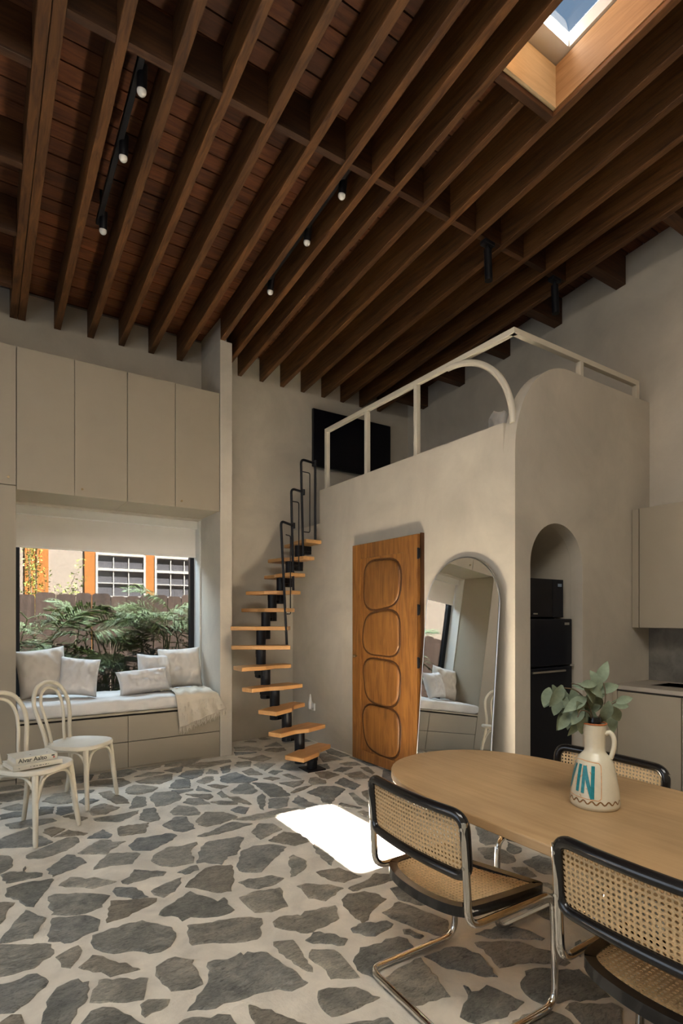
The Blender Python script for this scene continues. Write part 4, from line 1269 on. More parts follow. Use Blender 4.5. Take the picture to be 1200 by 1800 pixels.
RX = 3.085
for yy in (4.953, 4.236, 3.528):
    bar(MB(), (RX, yy, 2.700), (RX, yy, 3.298)).build('post', M['rail'], lr, bevel=0.003)
bar(MB(), (RX, 4.974, 3.318), (RX, 2.505, 3.318)).build('top_rail', M['rail'], lr, bevel=0.003)
bar(MB(), (RX - 0.021, 2.525, 3.318), (4.655, 2.525, 3.318)).build('top_rail', M['rail'], lr, bevel=0.003)
for xx in (3.845, 4.635):
    bar(MB(), (xx, 2.525, 3.170), (xx, 2.525, 3.298)).build('post', M['rail'], lr, bevel=0.003)
pth = [(RX - 0.001, 3.16 - 0.63 * math.sin(a), 2.69 + 0.612 * math.cos(a)) for a in [PI / 2 * k / 20 for k in range(21)]]
MB().tube(pth, 0.024, 10).build('arch', M['rail'], lr, smooth=True)

tv = thing('television', 'flat black wall-mounted screen behind the loft railing', 'television', (3.855, 5.62, 3.12))
MB().box(3.28, 5.575, 3.12, 4.43, 5.61, 3.80).build('case', M['black'], tv, bevel=0.004)
MB().box(3.288, 5.5735, 3.128, 4.422, 5.5755, 3.792).build('screen', M['screen'], tv)
MB().box(3.7, 5.61, 3.3, 4.0, 5.648, 3.6).build('bracket', M['black'], tv)
bd = thing('loft_bed', 'low mattress on the loft floor, hidden behind the parapet', 'bed', (4.0, 3.5, 2.35))
MB().box(3.22, 2.66, 2.352, 4.7, 4.4, 2.60).build('mattress', M['linen_bed'], bd, bevel=0.03)
pillow('white pillow corner peeking over the loft parapet', 0.36, 0.31, 0.13, (3.42, 2.93, 2.602), 8, 0.9, 0.35, 9, 'linen_warm', name='bed_pillow', group=None)

# ------------------------------------------------------------------ fridge, microwave
fr = thing('refrigerator', 'black two-door refrigerator standing in the arched niche', 'refrigerator', (3.51, 2.9, 0.008))
MB().box(3.235, 2.602, 0.03, 3.785, 3.18, 1.335).build('body', M['black_appliance'], fr, bevel=0.006)
fd = MB().box(3.235, 2.548, 0.992, 3.785, 2.600, 1.338).build('door', M['black_appliance'], fr, bevel=0.008)
MB().box(3.690, 2.5455, 1.292, 3.745, 2.548, 1.310).build('badge', M['steel'], fd)
ld = MB().box(3.235, 2.548, 0.045, 3.785, 2.600, 0.980).build('door', M['black_appliance'], fr, bevel=0.008)
MB().box(3.305, 2.534, 0.944, 3.690, 2.549, 0.958).build('handle', M['steel'], ld, bevel=0.003)
MB().box(3.745, 2.540, 0.981, 3.800, 2.598, 0.991).build('hinge', M['steel'], fr)
for xx in (3.27, 3.73):
    MB().box(xx, 2.62, 0.0, xx + 0.03, 3.15, 0.031).build('foot', M['black'], fr)
mw = thing('microwave', 'black microwave oven on top of the refrigerator', 'microwave', (3.52, 2.8, 1.339))
MB().box(3.265, 2.628, 1.347, 3.760, 2.98, 1.640).build('body', M['black_appliance'], mw, bevel=0.004)
MB().box(3.266, 2.606, 1.350, 3.625, 2.627, 1.637).build('door', M['screen'], mw, bevel=0.003)
cp = MB().box(3.630, 2.606, 1.350, 3.759, 2.627, 1.637).build('control_panel', M['black_appliance'], mw, bevel=0.003)
MB().box(3.690, 2.6045, 1.583, 3.735, 2.606, 1.605).build('display', plain('lcd_blue', (0.20, 0.26, 0.36), 0.3), cp)
MB().box(3.40, 2.6045, 1.372, 3.45, 2.606, 1.380).build('badge', M['steel'], mw)
for xx in (3.29, 3.71):
    MB().box(xx, 2.65, 1.339, xx + 0.03, 2.95, 1.348).build('foot', M['black'], mw)
pth = smooth_path([(3.24, 2.66, 1.64), (3.252, 2.67, 1.69), (3.272, 2.68, 1.705), (3.262, 2.69, 1.735), (3.240, 2.69, 1.75), (3.262, 2.70, 1.765), (3.275, 2.70, 1.79), (3.25, 2.70, 1.81), (3.232, 2.70, 1.84)], 5)
tag(MB().tube(pth, 0.006, 8).build('power_cord', M['white'], smooth=True), 'white coiled power cord above the microwave', 'cord')

# ------------------------------------------------------------------ kitchen units on the right wall
for i, (a, c, lab) in enumerate(((1.966, 2.44, 'greige base cabinet under the counter corner, beside the niche'), (1.37, 1.963, 'greige base cabinet under the counter at the right edge'))):
    t = thing('base_cabinet', lab, 'cabinet', (4.5, (a + c) / 2, 0), group='kitchen base cabinets')
    MB().box(4.232, a, 0.06, 4.778, c, 0.785).build('body', M['cabinet_inside'], t)
    MB().box(4.212, a + 0.002, 0.075, 4.230, c - 0.002, 0.770).build('door', M['cabinet'], t, bevel=0.0015)
    MB().box(4.26, a, 0.0, 4.28, c, 0.06).build('plinth', M['cabinet'], t)
tag(MB().box(4.212, 2.4425, 0.0, 4.778, 2.482, 0.785).build('filler_panel', M['cabinet'], bevel=0.0015), 'greige end panel closing the base cabinets at the plaster wall', 'panel')
ct = thing('countertop', 'pale stone countertop with dark sink cut-out', 'countertop', (4.5, 1.6, 0.787))
mb = MB()
mb.box(4.195, 0.60, 0.787, 4.42, 2.483, 0.818)
mb.box(4.72, 0.60, 0.787, 4.779, 2.483, 0.818)
mb.box(4.42, 2.29, 0.787, 4.72, 2.483, 0.818)
mb.box(4.42, 0.60, 0.787, 4.72, 1.55, 0.818)
mb.build('slab', M['stone_top'], ct)
mb = MB()
mb.box(4.412, 1.545, 0.60, 4.728, 2.295, 0.61)
for (x0, y0, x1, y1) in ((4.412, 1.545, 4.42, 2.295), (4.72, 1.545, 4.728, 2.295), (4.42, 1.545, 4.72, 1.55), (4.42, 2.29, 4.72, 2.295)):
    mb.box(x0, y0, 0.61, x1, y1, 0.814)
mb.build('sink', M['black'], ct)
tag(MB().box(4.765, 0.60, 0.819, 4.779, 2.484, 1.262).build('backsplash', M['backsplash']), 'mottled grey stone backsplash below the wall cabinet', 'backsplash')
for (a, c, lab) in ((1.86, 2.422, 'greige wall cabinet over the counter, beside the arched niche wall'),):
    t = thing('kitchen_wall_cabinet', lab, 'cabinet', (4.64, (a + c) / 2, 1.265))
    MB().box(4.522, 1.30, 1.265, 4.778, c + 0.058, 2.235).build('body', M['cabinet'], t)
    MB().box(4.502, a, 1.265, 4.520, c, 2.235).build('door', M['cabinet'], t, bevel=0.0015)
    MB().box(4.502, 1.30, 1.265, 4.520, a - 0.004, 2.235).build('door', M['cabinet'], t, bevel=0.0015)
    MB().box(4.497, c + 0.006, 1.265, 4.521, c + 0.058, 2.235).build('end_strip', M['cabinet'], t, bevel=0.002)

# ------------------------------------------------------------------ oval table
TZ = 0.70
tb = thing('oval_table', 'long oval oak dining table', 'table', (1.765, 0.9, 0.0))
ol = []
for k in range(64):
    a = 2 * PI * k / 64
    ca, sa = math.cos(a), math.sin(a)
    r = 1.0 / (abs(ca) ** 2.3 + abs(sa) ** 2.3) ** (1 / 2.3)
    yy = 0.60 * r * sa
    ol.append((1.78 + 0.42 * r * ca, yy + (1.40 if sa >= 0 else 0.37)))
MB().prism(ol, TZ - 0.034, TZ).build('top', M['oak'], tb, bevel=0.005)
mb = MB()
mb.box(1.50, 0.10, TZ - 0.085, 1.52, 1.30, TZ - 0.034)
mb.box(2.02, 0.10, TZ - 0.085, 2.04, 1.30, TZ - 0.034)
mb.box(1.52, 1.28, TZ - 0.085, 2.02, 1.30, TZ - 0.034)
mb.box(1.52, 0.10, TZ - 0.085, 2.02, 0.12, TZ - 0.034)
mb.build('apron', M['tread'], tb)
for yy in (0.22, 0.72):
    MB().box(1.56, yy, 0.012, 1.98, yy + 0.05, TZ - 0.034).build('leg', M['oak'], tb, bevel=0.006)


# ------------------------------------------------------------------ cantilever cane chairs
def point_in(p, poly):
    return inside(p, poly)


def cane_mesh(poly, pitch, fmap, name):
    mb = MB()
    xs, ys = [p[0] for p in poly], [p[1] for p in poly]
    nx = int((max(xs) - min(xs)) / pitch) + 1
    ny = int((max(ys) - min(ys)) / pitch) + 1
    h = pitch / 2
    th = 0.0016
    for i in range(nx):
        for j in range(ny):
            cx, cy = min(xs) + (i + 0.5) * pitch, min(ys) + (j + 0.5) * pitch
            if not point_in((cx, cy), poly):
                continue
            outer = [(cx + h * a, cy + h * c) for a, c in ((1, 0), (1, 1), (0, 1), (-1, 1), (-1, 0), (-1, -1), (0, -1), (1, -1))]
            inn = [(cx + pitch * 0.29 * math.cos(PI / 4 * k), cy + pitch * 0.29 * math.sin(PI / 4 * k)) for k in range(8)]
            top = [fmap(p[0], p[1], 0.0) for p in outer] + [fmap(p[0], p[1], 0.0008) for p in inn] + [fmap(p[0], p[1], -th) for p in inn]
            fs = [(k, (k + 1) % 8, 8 + (k + 1) % 8, 8 + k) for k in range(8)]
            fs += [(8 + k, 8 + (k + 1) % 8, 16 + (k + 1) % 8, 16 + k) for k in range(8)]
            mb.add(top, fs)
    me = bpy.data.meshes.new(name)
    me.from_pydata(mb.v, [], mb.f)
    me.materials.append(M['cane'])
    return me


def offset_poly(poly, d):
    n = len(poly)
    out = []
    for i in range(n):
        p, a, c = Vector(poly[i]), Vector(poly[i - 1]), Vector(poly[(i + 1) % n])
        t1, t2 = (p - a).normalized(), (c - p).normalized()
        n1, n2 = Vector((-t1.y, t1.x)), Vector((-t2.y, t2.x))
        nn = (n1 + n2).normalized()
        k = d / max(0.35, nn.dot(n1))
        out.append(tuple(p + nn * k))
    return out


def cane_chair():
    t = thing('cane_chair', 'x', 'chair', (0, 0, 0.008), group='cantilever cane chairs around the oval table')
    SZ_ = 0.428
    # chromed tube, one continuous bend
    W = 0.245
    half = [(-0.192, W, 0.722), (-0.172, W, 0.395), (0.225, W, 0.398), (0.238, W, 0.0128), (-0.195, W, 0.0128)]
    path = half + [(p[0], -p[1], p[2]) for p in half][::-1]
    MB().tube(fillet(path, [0, 0.055, 0.06, 0.065, 0.05, 0.05, 0.065, 0.06, 0.055, 0], 7), 0.0125, 14).build('tube_frame', M['chrome'], t, smooth=True, world=False)
    # seat frame
    ol_ = [(0.205, -0.228), (0.205, 0.228)]
    ol_ += [(0.05, 0.222), (-0.08, 0.212)]
    for k in range(1, 12):
        a = PI * k / 12
        ol_.append((-0.095 - 0.105 * math.sin(a) ** 0.8, 0.210 * math.cos(a)))
    ol_ += [(-0.08, -0.212), (0.05, -0.222)]
    cc = fillet([(p[0], p[1], 0) for p in ol_[1:] + [ol_[0]] + [ol_[1]]], 0.02, 3)
    ol2 = [(p.x, p.y) for p in cc[1:-1]]
    inn = offset_poly(ol2, 0.030)
    MB().ring(ol2, inn, SZ_ - 0.034, SZ_).build('seat_frame', M['black_gloss'], t, smooth=True, bevel=0.005, world=False)
    big = offset_poly(ol2, 0.022)
    me = cane_mesh(big, 0.0148, lambda x, y_, h: (x, y_, SZ_ - 0.004 + h - 0.010 * max(0, 1 - ((x + 0.0) / 0.2) ** 2 - (y_ / 0.22) ** 2)), 'seat_cane')
    tag(link('seat_cane', me, t, 0, False), kind='stuff')

    # backrest: gently curved frame
    def bx_(y_, z):
        return -0.168 - (z - 0.5) * 0.085 - 0.022 * (1 - (y_ / 0.25) ** 2)
    HY, Z0, Z1 = 0.243, 0.545, 0.738
    rr0 = [(HY, Z0), (HY, Z1), (-HY, Z1), (-HY, Z0)]
    loop = fillet([(0, HY, (Z0 + Z1) / 2), (0, HY, Z1), (0, 0, Z1), (0, -HY, Z1), (0, -HY, (Z0 + Z1) / 2), (0, -HY, Z0), (0, 0, Z0), (0, HY, Z0), (0, HY, (Z0 + Z1) / 2)], [0, 0.05, 0, 0.05, 0, 0.05, 0, 0.05, 0], 7)
    dense = []
    for p, q in zip(loop[:-1], loop[1:]):
        if (q - p).length < 1e-5:
            continue
        kk = max(1, int((q - p).length / 0.05))
        for j in range(kk):
            dense.append(p.lerp(q, j / kk))
    path = [(bx_(p.y, p.z), p.y, p.z) for p in dense]
    bk = MB().tube(path, 0.0175, 12, closed=True).build('backrest_frame', M['black_gloss'], t, smooth=True, world=False)
    poly = [(p.y, p.z) for p in dense][::-1]
    me = cane_mesh(poly, 0.0148, lambda y_, z, h: (bx_(y_, z) + h, y_, z), 'back_cane')
    tag(link('back_cane', me, t, 0, False), kind='stuff')
    for s in (-1, 1):
        for z in (0.58, 0.70):
            x = -0.172 - (z - 0.395) * 0.0612
            MB().tube([(x - 0.0135, s * W, z), (x - 0.0105, s * W, z)], 0.0055, 10).build('screw_cap', M['chrome'], t, smooth=True, world=False)
    return t


ca = cane_chair()
ca.location = (1.428, 1.432, 0.008)
ca.rotation_euler = (0, 0, math.radians(-1.5))
ca['label'] = 'black and cane cantilever chair at the rounded end of table, seen whole'
cb = copy_tree(ca)
cb.location = (1.515, 0.695, 0.008)
cb.rotation_euler = (0, 0, 0)
cb['label'] = 'black and cane cantilever chair cut off by the right edge of the picture'
cc_ = copy_tree(ca)
cc_.location = (2.085, 1.36, 0.008)
cc_.rotation_euler = (0, 0, math.radians(180))
cc_['label'] = 'black and cane cantilever chair on the far side of the table behind the jug'

# ------------------------------------------------------------------ ceramic jug with branches
VX, VY = 1.785, 1.115
jug = thing('ceramic_jug', 'cream ceramic wine jug with teal painted letters on the oval table', 'jug', (VX, VY, TZ))
VP = [(0.0, 0.074), (0.006, 0.079), (0.014, 0.0805), (0.03, 0.0795), (0.06, 0.0765), (0.10, 0.070), (0.135, 0.063), (0.160, 0.056), (0.172, 0.048), (0.182, 0.038), (0.19, 0.0335), (0.205, 0.0328), (0.235, 0.0338), (0.262, 0.036), (0.283, 0.0385)]


def vr(z):
    for (z0, r0), (z1, r1) in zip(VP[:-1], VP[1:]):
        if z0 <= z <= z1:
            return r0 + (r1 - r0) * (z - z0) / (z1 - z0)
    return VP[-1][1]


A0 = math.atan2(-VY, -VX) - 0.13


def spout(a, z, r):
    d = (a - (A0 - 1.35) + PI) % (2 * PI) - PI
    return r * (1 + 0.22 * math.exp(-(d / 0.45) ** 2) * max(0, (z - 0.235) / 0.048) ** 1.5)


mb = MB()
n = 48
ring_n = []
for (z, r) in VP:
    for k in range(n):
        a = 2 * PI * k / n
        q = spout(a, z, r)
        if 0.195 < z < 0.27:
            q *= 1 + 0.012 * math.cos(a * 16)
        ring_n.append((q * math.cos(a), q * math.sin(a), z))
for (z, f) in ((0.2835, 0.90), (0.26, 0.86), (0.20, 0.80)):
    for k in range(n):
        a = 2 * PI * k / n
        q = spout(a, z, vr(z)) * f
        ring_n.append((q * math.cos(a), q * math.sin(a), z))
L = len(VP) + 3
fs = [(i * n + k, i * n + (k + 1) % n, (i + 1) * n + (k + 1) % n, (i + 1) * n + k) for i in range(L - 1) for k in range(n)]
fs += [tuple(range(n - 1, -1, -1)), tuple(range((L - 1) * n, L * n))]
MB().add(ring_n, fs).build('body', M['ceramic'], jug, smooth=True, world=False)
rim = [(spout(2 * PI * k / n, 0.283, 0.0372) * math.cos(2 * PI * k / n), spout(2 * PI * k / n, 0.283, 0.0372) * math.sin(2 * PI * k / n), 0.2835) for k in range(n)]
MB().tube(rim, 0.003, 8, closed=True).build('rim', M['rust'], jug, smooth=True, world=False)
ha = A0 + 1.55
hp = [(0.034, 0.250), (0.048, 0.256), (0.059, 0.240), (0.061, 0.215), (0.056, 0.188), (0.050, 0.168)]
MB().tube(smooth_path([(r * math.cos(ha), r * math.sin(ha), z) for r, z in hp], 5), 0.008, 10).build('handle', M['ceramic'], jug, smooth=True, world=False)


def stroke(mb, pts, wid, lift=0.0007):
    """painted stroke on the jug: pts = (angle offset in degrees, z)"""
    P = []
    for (p, q) in zip(pts[:-1], pts[1:]):
        k = max(1, int(max(abs(q[0] - p[0]) / 4, abs(q[1] - p[1]) / 0.008)))
        for j in range(k):
            P.append((p[0] + (q[0] - p[0]) * j / k, p[1] + (q[1] - p[1]) * j / k))
    P.append(pts[-1])
    vs, fs = [], []
    for i, (a, z) in enumerate(P):
        a0, z0 = P[max(0, i - 1)]
        a1, z1 = P[min(len(P) - 1, i + 1)]
        r = vr(z)
        du, dz = math.radians(a1 - a0) * r, z1 - z0
        l = math.hypot(du, dz) or 1
        nu, nz = -dz / l, du / l
        for s in (-1, 1):
            zz = z + s * nz * wid / 2
            aa = A0 + math.radians(a) + s * nu * wid / 2 / r
            R = vr(zz) + lift
            vs.append((R * math.cos(aa), R * math.sin(aa), zz))
    for i in range(len(P) - 1):
        fs.append((2 * i, 2 * i + 1, 2 * i + 3, 2 * i + 2))
    mb.add(vs, fs)


mb = MB()
stroke(mb, [(-80, 0.148), (-70, 0.060)], 0.011, 0.0013)
stroke(mb, [(-70, 0.060), (-57, 0.146)], 0.011, 0.0013)
stroke(mb, [(-38, 0.148), (-37, 0.058)], 0.012, 0.0013)
stroke(mb, [(-22, 0.056), (-22, 0.146)], 0.011, 0.0013)
stroke(mb, [(-22, 0.146), (2, 0.042)], 0.012, 0.0015)
stroke(mb, [(2, 0.042), (3, 0.148)], 0.011, 0.0013)
mb.build('lettering', M['teal'], jug, smooth='all', world=False)
mb = MB()
stroke(mb, [(-100 + 3.0 * k, 0.029 + 0.0055 * math.sin(k * 0.98)) for k in range(0, 62)], 0.0045)
mb.build('wavy_band', M['brown_glaze'], jug, smooth='all', world=False)
mb = MB()
stroke(mb, [(-96, 0.050), (-97, 0.10), (-98, 0.155), (-40, 0.163), (20, 0.158), (26, 0.150), (24, 0.09), (22, 0.045), (16, 0.038), (-40, 0.041), (-90, 0.044)], 0.0022)
rnd = random.Random(9)
for k in range(34):
    a = rnd.uniform(-92, 18)
    z = rnd.uniform(0.10, 0.152) if k % 2 else rnd.uniform(0.048, 0.15)
    stroke(mb, [(a, z), (a + rnd.uniform(-7, 7), z + rnd.uniform(-0.016, 0.016))], 0.0024)
mb.build('painted_border', M['orange_glaze'], jug, smooth='all', world=False)
tag(MB().tube([(VX, VY, TZ + 0.203), (VX, VY, TZ + 0.305)], 0.0215, 16).build('bottle_insert', M['black_gloss'], smooth=True), 'small black bottle neck inside the jug holding the branches', 'bottle')

br = thing('leafy_branch', 'bunch of dusty green leafy branches standing in the ceramic jug', 'branches', (VX, VY, TZ + 0.29))


def leaf_mesh(L_, W_, curl):
    mb = MB()
    rows = 7
    vs, fs = [], []
    for i in range(rows + 1):
        s = i / rows
        wv = W_ * (math.sin(PI * min(1, s * 0.97 + 0.03)) ** 0.8) * (1 - 0.25 * s)
        x = L_ * s
        z = -curl * L_ * s * s
        vs += [(x, -wv / 2, z + wv * 0.22), (x, 0, z), (x, wv / 2, z + wv * 0.22)]
    for i in range(rows):
        for k in range(2):
            fs.append((3 * i + k, 3 * i + k + 1, 3 * i + 3 + k + 1, 3 * i + 3 + k))
    return mb.add(vs, fs).mesh('leaf', M['leaf'], 'all')


LM = [leaf_mesh(0.088, 0.046, 0.35), leaf_mesh(0.072, 0.042, 0.15), leaf_mesh(0.062, 0.034, 0.5)]
RTv = Vector((0.83491677, -0.55037623, 0))
FWv = Vector((0.55037623, 0.83491677, 0))


def at_jug(u, v_, d=0.0):
    """u right, v up, d away as seen across the table, metres from the jug mouth"""
    return Vector((VX, VY, TZ + 0.285)) + RTv * u + Vector((0, 0, v_)) + FWv * d


stems = [[(0, 0.0, 0), (-0.03, 0.07, -0.01), (-0.075, 0.115, -0.02), (-0.135, 0.125, -0.03)],
         [(0, 0.0, 0), (-0.005, 0.07, 0.02), (-0.03, 0.12, 0.03), (-0.06, 0.13, 0.05)],
         [(0.005, 0.0, 0), (0.025, 0.07, -0.02), (0.03, 0.12, -0.01), (0.02, 0.155, 0.0)],
         [(0.005, 0.0, 0), (0.04, 0.05, 0.0), (0.06, 0.06, 0.01), (0.085, 0.075, 0.01)],
         [(-0.005, 0.0, 0), (-0.035, 0.04, -0.03), (-0.07, 0.05, -0.05), (-0.085, 0.03, -0.06)]]
for sp in stems:
    MB().tube(smooth_path([at_jug(*p) for p in sp], 5), 0.0022, 6).build('stem', M['stem'], br, smooth=True)
rnd = random.Random(12)
spots = [(-0.128, 0.135, 250), (-0.145, 0.118, 262), (-0.105, 0.12, 265), (-0.088, 0.105, 280), (-0.110, 0.085, 262), (-0.07, 0.135, 15), (-0.055, 0.125, 330), (-0.05, 0.10, 250), (-0.035, 0.12, 350),
         (-0.075, 0.06, 255), (-0.09, 0.035, 240), (-0.10, 0.028, 268), (-0.065, 0.035, 280), (-0.05, 0.055, 230), (-0.025, 0.08, 300), (-0.02, 0.10, 20), (-0.01, 0.065, 250), (0.0, 0.09, 320),
         (0.015, 0.13, 80), (0.01, 0.12, 130), (0.03, 0.105, 310), (0.035, 0.08, 270), (0.045, 0.06, 300), (0.05, 0.075, 20), (0.055, 0.045, 285), (0.065, 0.03, 275), (0.02, 0.06, 200), (-0.03, 0.055, 210),
         (-0.055, 0.075, 190), (0.0, 0.11, 160), (-0.04, 0.09, 200), (0.075, 0.06, 350), (-0.12, 0.10, 235), (-0.13, 0.125, 285), (-0.06, 0.115, 265), (-0.03, 0.10, 265), (0.02, 0.10, 20), (0.04, 0.085, 240), (-0.08, 0.08, 300), (-0.045, 0.03, 255), (-0.02, 0.05, 285)]
for i, (u, v_, deg) in enumerate(spots):
    o = bpy.data.objects.new('leaf', LM[i % 3])
    COL.objects.link(o)
    o.parent = br
    o.matrix_parent_inverse = Matrix.Translation(br.location).inverted()
    a = math.radians(deg + rnd.uniform(-12, 12))
    dx = (RTv * math.cos(a) + Vector((0, 0, math.sin(a))) + FWv * rnd.uniform(-0.35, 0.25)).normalized()
    nrm = (-FWv + Vector((0, 0, 0.5)) + RTv * rnd.uniform(-0.5, 0.5)).normalized()
    dy = nrm.cross(dx).normalized()
    dz = dx.cross(dy).normalized()
    mt_ = Matrix((dx, dy, dz)).transposed().to_4x4()
    mt_.translation = at_jug(u, v_, rnd.uniform(-0.05, 0.05))
    loc, rot, _ = mt_.decompose()
    o.location = loc
    o.rotation_euler = rot.to_euler()

# ------------------------------------------------------------------ ceiling lamps
def track(label, x, ys, y0, y1):
    t = thing('track_light', label, 'lamp', (x, (y0 + y1) / 2, zb((y0 + y1) / 2) + 0.25), group='black track lights between the beams')
    mb = MB()
    sheared(mb, x - 0.017, x + 0.017, y0, y1, zb, 0.085, 0.125)
    mb.build('track_bar', M['black'], t, bevel=0.004)
    for yy in (y0 + 0.12, y1 - 0.12):
        mb = MB()
        sheared(mb, x - 0.008, x + 0.008, yy, yy + 0.02, zb, 0.125, 0.254)
        mb.build('hanger', M['black'], t)
    for yy in ys:
        z = zb(yy)
        mb = MB().tube([(x + 0.02, yy - 0.03, z + 0.13), (x + 0.022, yy, z + 0.022)], [0.028, 0.028], 16)
        hd = mb.build('lamp_head', M['black'], t, smooth=True)
        MB().sphere((x + 0.022, yy, z + 0.012), 0.026, 16, 10).build('globe', M['globe'], hd, smooth='all')
    return t


track('black track light with three frosted globes above the tall cupboards', 0.735, (3.15, 3.61, 4.27), 2.99, 4.33)
track('black track light with three frosted globes near the middle of the ceiling', 2.07, (3.17, 3.65, 4.28), 2.99, 4.33)


def spot(label, x, y_):
    t = thing('ceiling_spotlight', label, 'lamp', (x, y_, zb(y_)), group='black cylinder spotlights under the blocking')
    z = zb(y_)
    MB().box(x - 0.055, y_ - 0.03, z - 0.03, x + 0.055, y_ + 0.03, z + 0.003).build('canopy', M['black'], t, bevel=0.006)
    MB().tube([(x, y_, z - 0.03), (x, y_, z - 0.06)], 0.012, 12).build('stem', M['black'], t, smooth=True)
    MB().tube([(x, y_, z - 0.06), (x + 0.006, y_ - 0.006, z - 0.30)], 0.030, 20).build('cylinder_shade', M['black'], t, smooth=True)
    return t


spot('black cylinder spotlight hanging nearer the skylight', 3.305, 2.955)
spot('black cylinder spotlight hanging nearer the tall right wall', 4.14, 2.955)

# small plug-in device low on the wall
pg = thing('plug_in_diffuser', 'small white plug-in diffuser low on the wall beside the staircase', 'diffuser', (3.048, 5.17, 0.34))
MB().box(3.030, 5.135, 0.340, 3.049, 5.205, 0.42).build('socket_plate', M['white'], pg, bevel=0.003)
MB().lathe([(0.020, 0.36), (0.024, 0.375), (0.024, 0.43), (0.016, 0.455), (0.011, 0.50), (0.006, 0.52)], 14, 3.005, 5.17).build('bottle', M['white'], pg, smooth=True)

# ------------------------------------------------------------------ garden and neighbouring house seen through the window
tag(MB().box(-8, 5.9, -0.2, 12, 14, -0.02).build('ground', M['soil']), kind='structure', label='garden soil outside the picture window')
fe = thing('board_fence', 'weathered brown board fence behind the palms', 'fence', (1.2, 7.26, -0.02))
rnd = random.Random(5)
x = -1.35
while x < 4.6:
    wd = rnd.uniform(0.165, 0.215)
    h = 1.615 + rnd.uniform(-0.012, 0.03)
    yj = rnd.uniform(-0.006, 0.006)
    poly = [(x, -0.02), (x + wd - 0.007, -0.02), (x + wd - 0.007, h - 0.025), (x + wd - 0.035, h), (x + 0.028, h), (x, h - 0.025)]
    MB().prism(poly, 7.25 + yj, 7.27 + yj, 'y').build('board', M['fence'], fe)
    x += wd
for z in (0.35, 1.25):
    MB().box(-1.35, 7.278, z, 4.6, 7.32, z + 0.09).build('rail', M['fence'], fe)

ho = thing('neighbour_house', 'pale stucco house with orange trim and white-sashed windows beyond the fence', 'house', (2.0, 9.8, 0))
MB().box(-3.5, 9.62, -0.02, 7.0, 9.9, 4.6).build('wall', M['stucco'], ho)
for (a, c) in ((1.425, 1.585), (2.365, 2.512), (3.30, 3.46), (0.60, 0.735), (0.755, 0.915)):
    MB().box(a, 9.575, -0.02, c, 9.62, 4.5).build('trim_board', M['orange_trim'], ho)
for (x0, x1) in ((1.585, 2.365), (2.512, 3.292)):
    z0, z1 = 1.15, 2.39
    wn = MB()
    fw = 0.035
    wn.box(x0, 9.560, z0, x0 + fw, 9.62, z1)
    wn.box(x1 - fw, 9.560, z0, x1, 9.62, z1)
    wn.box(x0 + fw, 9.560, z1 - fw, x1 - fw, 9.62, z1)
    wn.box(x0 + fw, 9.560, z0, x1 - fw, 9.62, z0 + fw)
    wn.box(x0 + fw, 9.562, 2.105, x1 - fw, 9.62, 2.150)
    win = wn.build('window', M['white_paint'], ho)
    mt2 = MB()
    for k in (1, 2):
        xx = x0 + fw + (x1 - x0 - 2 * fw) * k / 3
        mt2.box(xx - 0.008, 9.570, z0 + fw, xx + 0.008, 9.60, z1 - fw)
    for z in (1.475, 1.690, 1.905, 2.355 - 0.005):
        mt2.box(x0 + fw, 9.571, z - 0.008, x1 - fw, 9.60, z + 0.008)
    mt2.build('muntins', M['white_paint'], win)
    zs = [z0 + fw, 1.475, 1.690, 1.905, 2.105]
    cols = [x0 + fw + (x1 - x0 - 2 * fw) * k / 3 for k in range(4)]
    for a, c in zip(cols[:-1], cols[1:]):
        for p, q in list(zip(zs[:-1], zs[1:])) + [(2.15, z1 - fw)]:
            MB().box(a + 0.008, 9.590, p + 0.008, c - 0.008, 9.598, q - 0.008).build('pane', M['dark_pane'], win)


# palms
def frond_mesh(L_, pairs, droop, seed):
    rnd = random.Random(seed)
    mb = MB()
    def rp(s):
        return Vector((L_ * s * (1 - 0.15 * s), 0, L_ * (0.35 * s - droop * s * s)))
    path = [rp(k / 8) for k in range(9)]
    mb.tube(path, [0.006 - 0.0045 * k / 8 for k in range(9)], 5)
    for i in range(pairs):
        s = 0.18 + 0.82 * i / (pairs - 1)
        p = rp(s)
        ll = L_ * 0.36 * math.sin(PI * (0.18 + 0.72 * s)) + 0.03
        for sg in (-1, 1):
            fwd = 0.55 + 0.5 * s + rnd.uniform(-.1, .1)
            d = Vector((math.cos(PI / 2 - fwd * 0.75), sg * math.sin(PI / 2 - fwd * 0.75 + 0.25), rnd.uniform(-0.15, 0.25))).normalized()
            q1 = p + d * ll * 0.5
            q2 = p + d * ll + Vector((0, 0, -0.25 * ll))
            wv = 0.0105
            nn = d.cross(Vector((0, 0, 1))).normalized() * wv
            mb.add([p, q1 + nn, q1 - nn, q2, q1 + Vector((0, 0, 0.004))], [(0, 1, 4), (0, 4, 2), (1, 3, 4), (4, 3, 2)])
    me = bpy.data.meshes.new('frond')
    me.from_pydata([tuple(p) for p in mb.v], [], mb.f)
    me.materials.append(M['palm'])
    return me


FM = [frond_mesh(0.62, 22, 0.55, 1), frond_mesh(0.50, 19, 0.75, 2), frond_mesh(0.70, 24, 0.45, 3), frond_mesh(0.42, 17, 0.9, 4)]


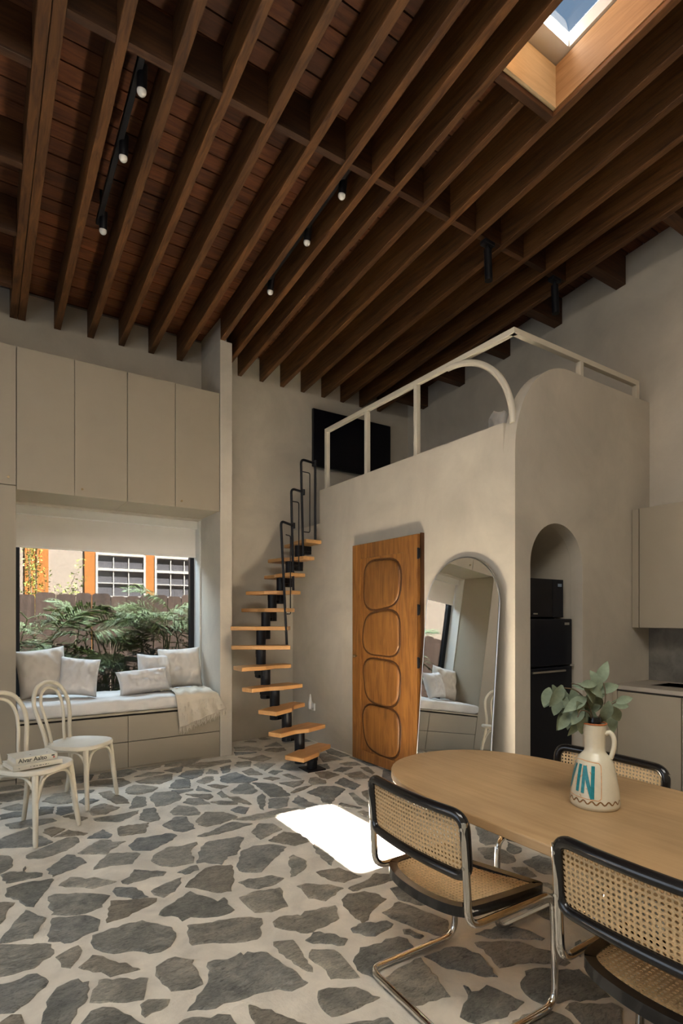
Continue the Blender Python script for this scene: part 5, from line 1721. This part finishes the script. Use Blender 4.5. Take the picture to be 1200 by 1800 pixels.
def palm(label, x, y_, hmin, hmax, nf, seed, spread=0.12):
    t = thing('palm', label, 'palm', (x, y_, -0.02), group='clumping palms in front of the fence')
    rnd = random.Random(seed)
    for k in range(nf):
        h = rnd.uniform(hmin, hmax)
        az = rnd.uniform(0, 2 * PI)
        bx, by = rnd.uniform(-spread, spread), rnd.uniform(-0.08, 0.08)
        tip = Vector((bx + 0.10 * math.cos(az), by + 0.06 * math.sin(az), h))
        MB().tube(smooth_path([(bx * 0.5, by * 0.5, 0), (bx, by, h * 0.6), tip], 4), [0.011] * 5 + [0.007] * 4, 6).build('cane_stem', M['palm'], t, smooth=True, world=False)
        for j in range(2):
            o = bpy.data.objects.new('frond', FM[rnd.randrange(4)])
            COL.objects.link(o)
            o.parent = t
            a2 = (0.0 if math.cos(az + j * 2.4) > 0 else PI) + rnd.uniform(-0.75, 0.75)
            o.location = tip
            o.rotation_euler = (rnd.uniform(-0.5, 0.5), -rnd.uniform(-0.35, 0.75), a2)
            sc_ = rnd.uniform(0.85, 1.2)
            o.scale = (sc_, sc_, sc_)
    return t


palm('dense green palm in the middle of the window, between the pillows', 1.38, 6.66, 0.30, 1.30, 22, 31, 0.36)
palm('taller green palm by the right half of the fence', 1.88, 6.62, 0.45, 1.42, 11, 42, 0.18)
palm('thin green palm at the cupboard end of the fence', 0.62, 6.64, 0.55, 1.45, 12, 53, 0.28)
sh = thing('garden_shrub', 'yellow-green twiggy shrub rising above the fence at the left window edge', 'shrub', (0.6, 7.7, -0.02))
rnd = random.Random(8)
sm, lm = MB(), MB()
for k in range(16):
    b0 = Vector((0.62 + rnd.uniform(-0.1, 0.1), 7.65 + rnd.uniform(-0.1, 0.1), 0.0))
    tip = Vector((0.40 + rnd.uniform(0, 0.75) * (1 if k % 3 else 0.45), 7.62 + rnd.uniform(-0.2, 0.2), rnd.uniform(1.55, 2.15)))
    if k % 3 == 0:
        tip.z = rnd.uniform(2.0, 2.5)
        tip.x = 0.42 + rnd.uniform(0, 0.2)
    mid = b0.lerp(tip, 0.6) + Vector((rnd.uniform(-.05, .05), 0, 0.15))
    pth = smooth_path([b0, mid, tip], 10)
    sm.tube(pth, [0.008 - 0.006 * i / (len(pth) - 1) for i in range(len(pth))], 5)
    for p in pth[8:]:
        for j in range(5):
            d = Vector((rnd.uniform(-1, 1), rnd.uniform(-1, 1), rnd.uniform(-.6, 1))).normalized()
            c = p + d * rnd.uniform(0.01, 0.05)
            e = Vector((rnd.uniform(-1, 1), rnd.uniform(-1, 1), rnd.uniform(-.6, 1))).normalized()
            u = d.cross(e).normalized() * 0.010
            lm.add([c, c + d * 0.015 + u, c + d * 0.034, c + d * 0.015 - u], [(0, 1, 2, 3)])
sm.build('twigs', M['bark'], sh, smooth=True)
tag(lm.build('foliage', M['shrub'], sh), kind='stuff')
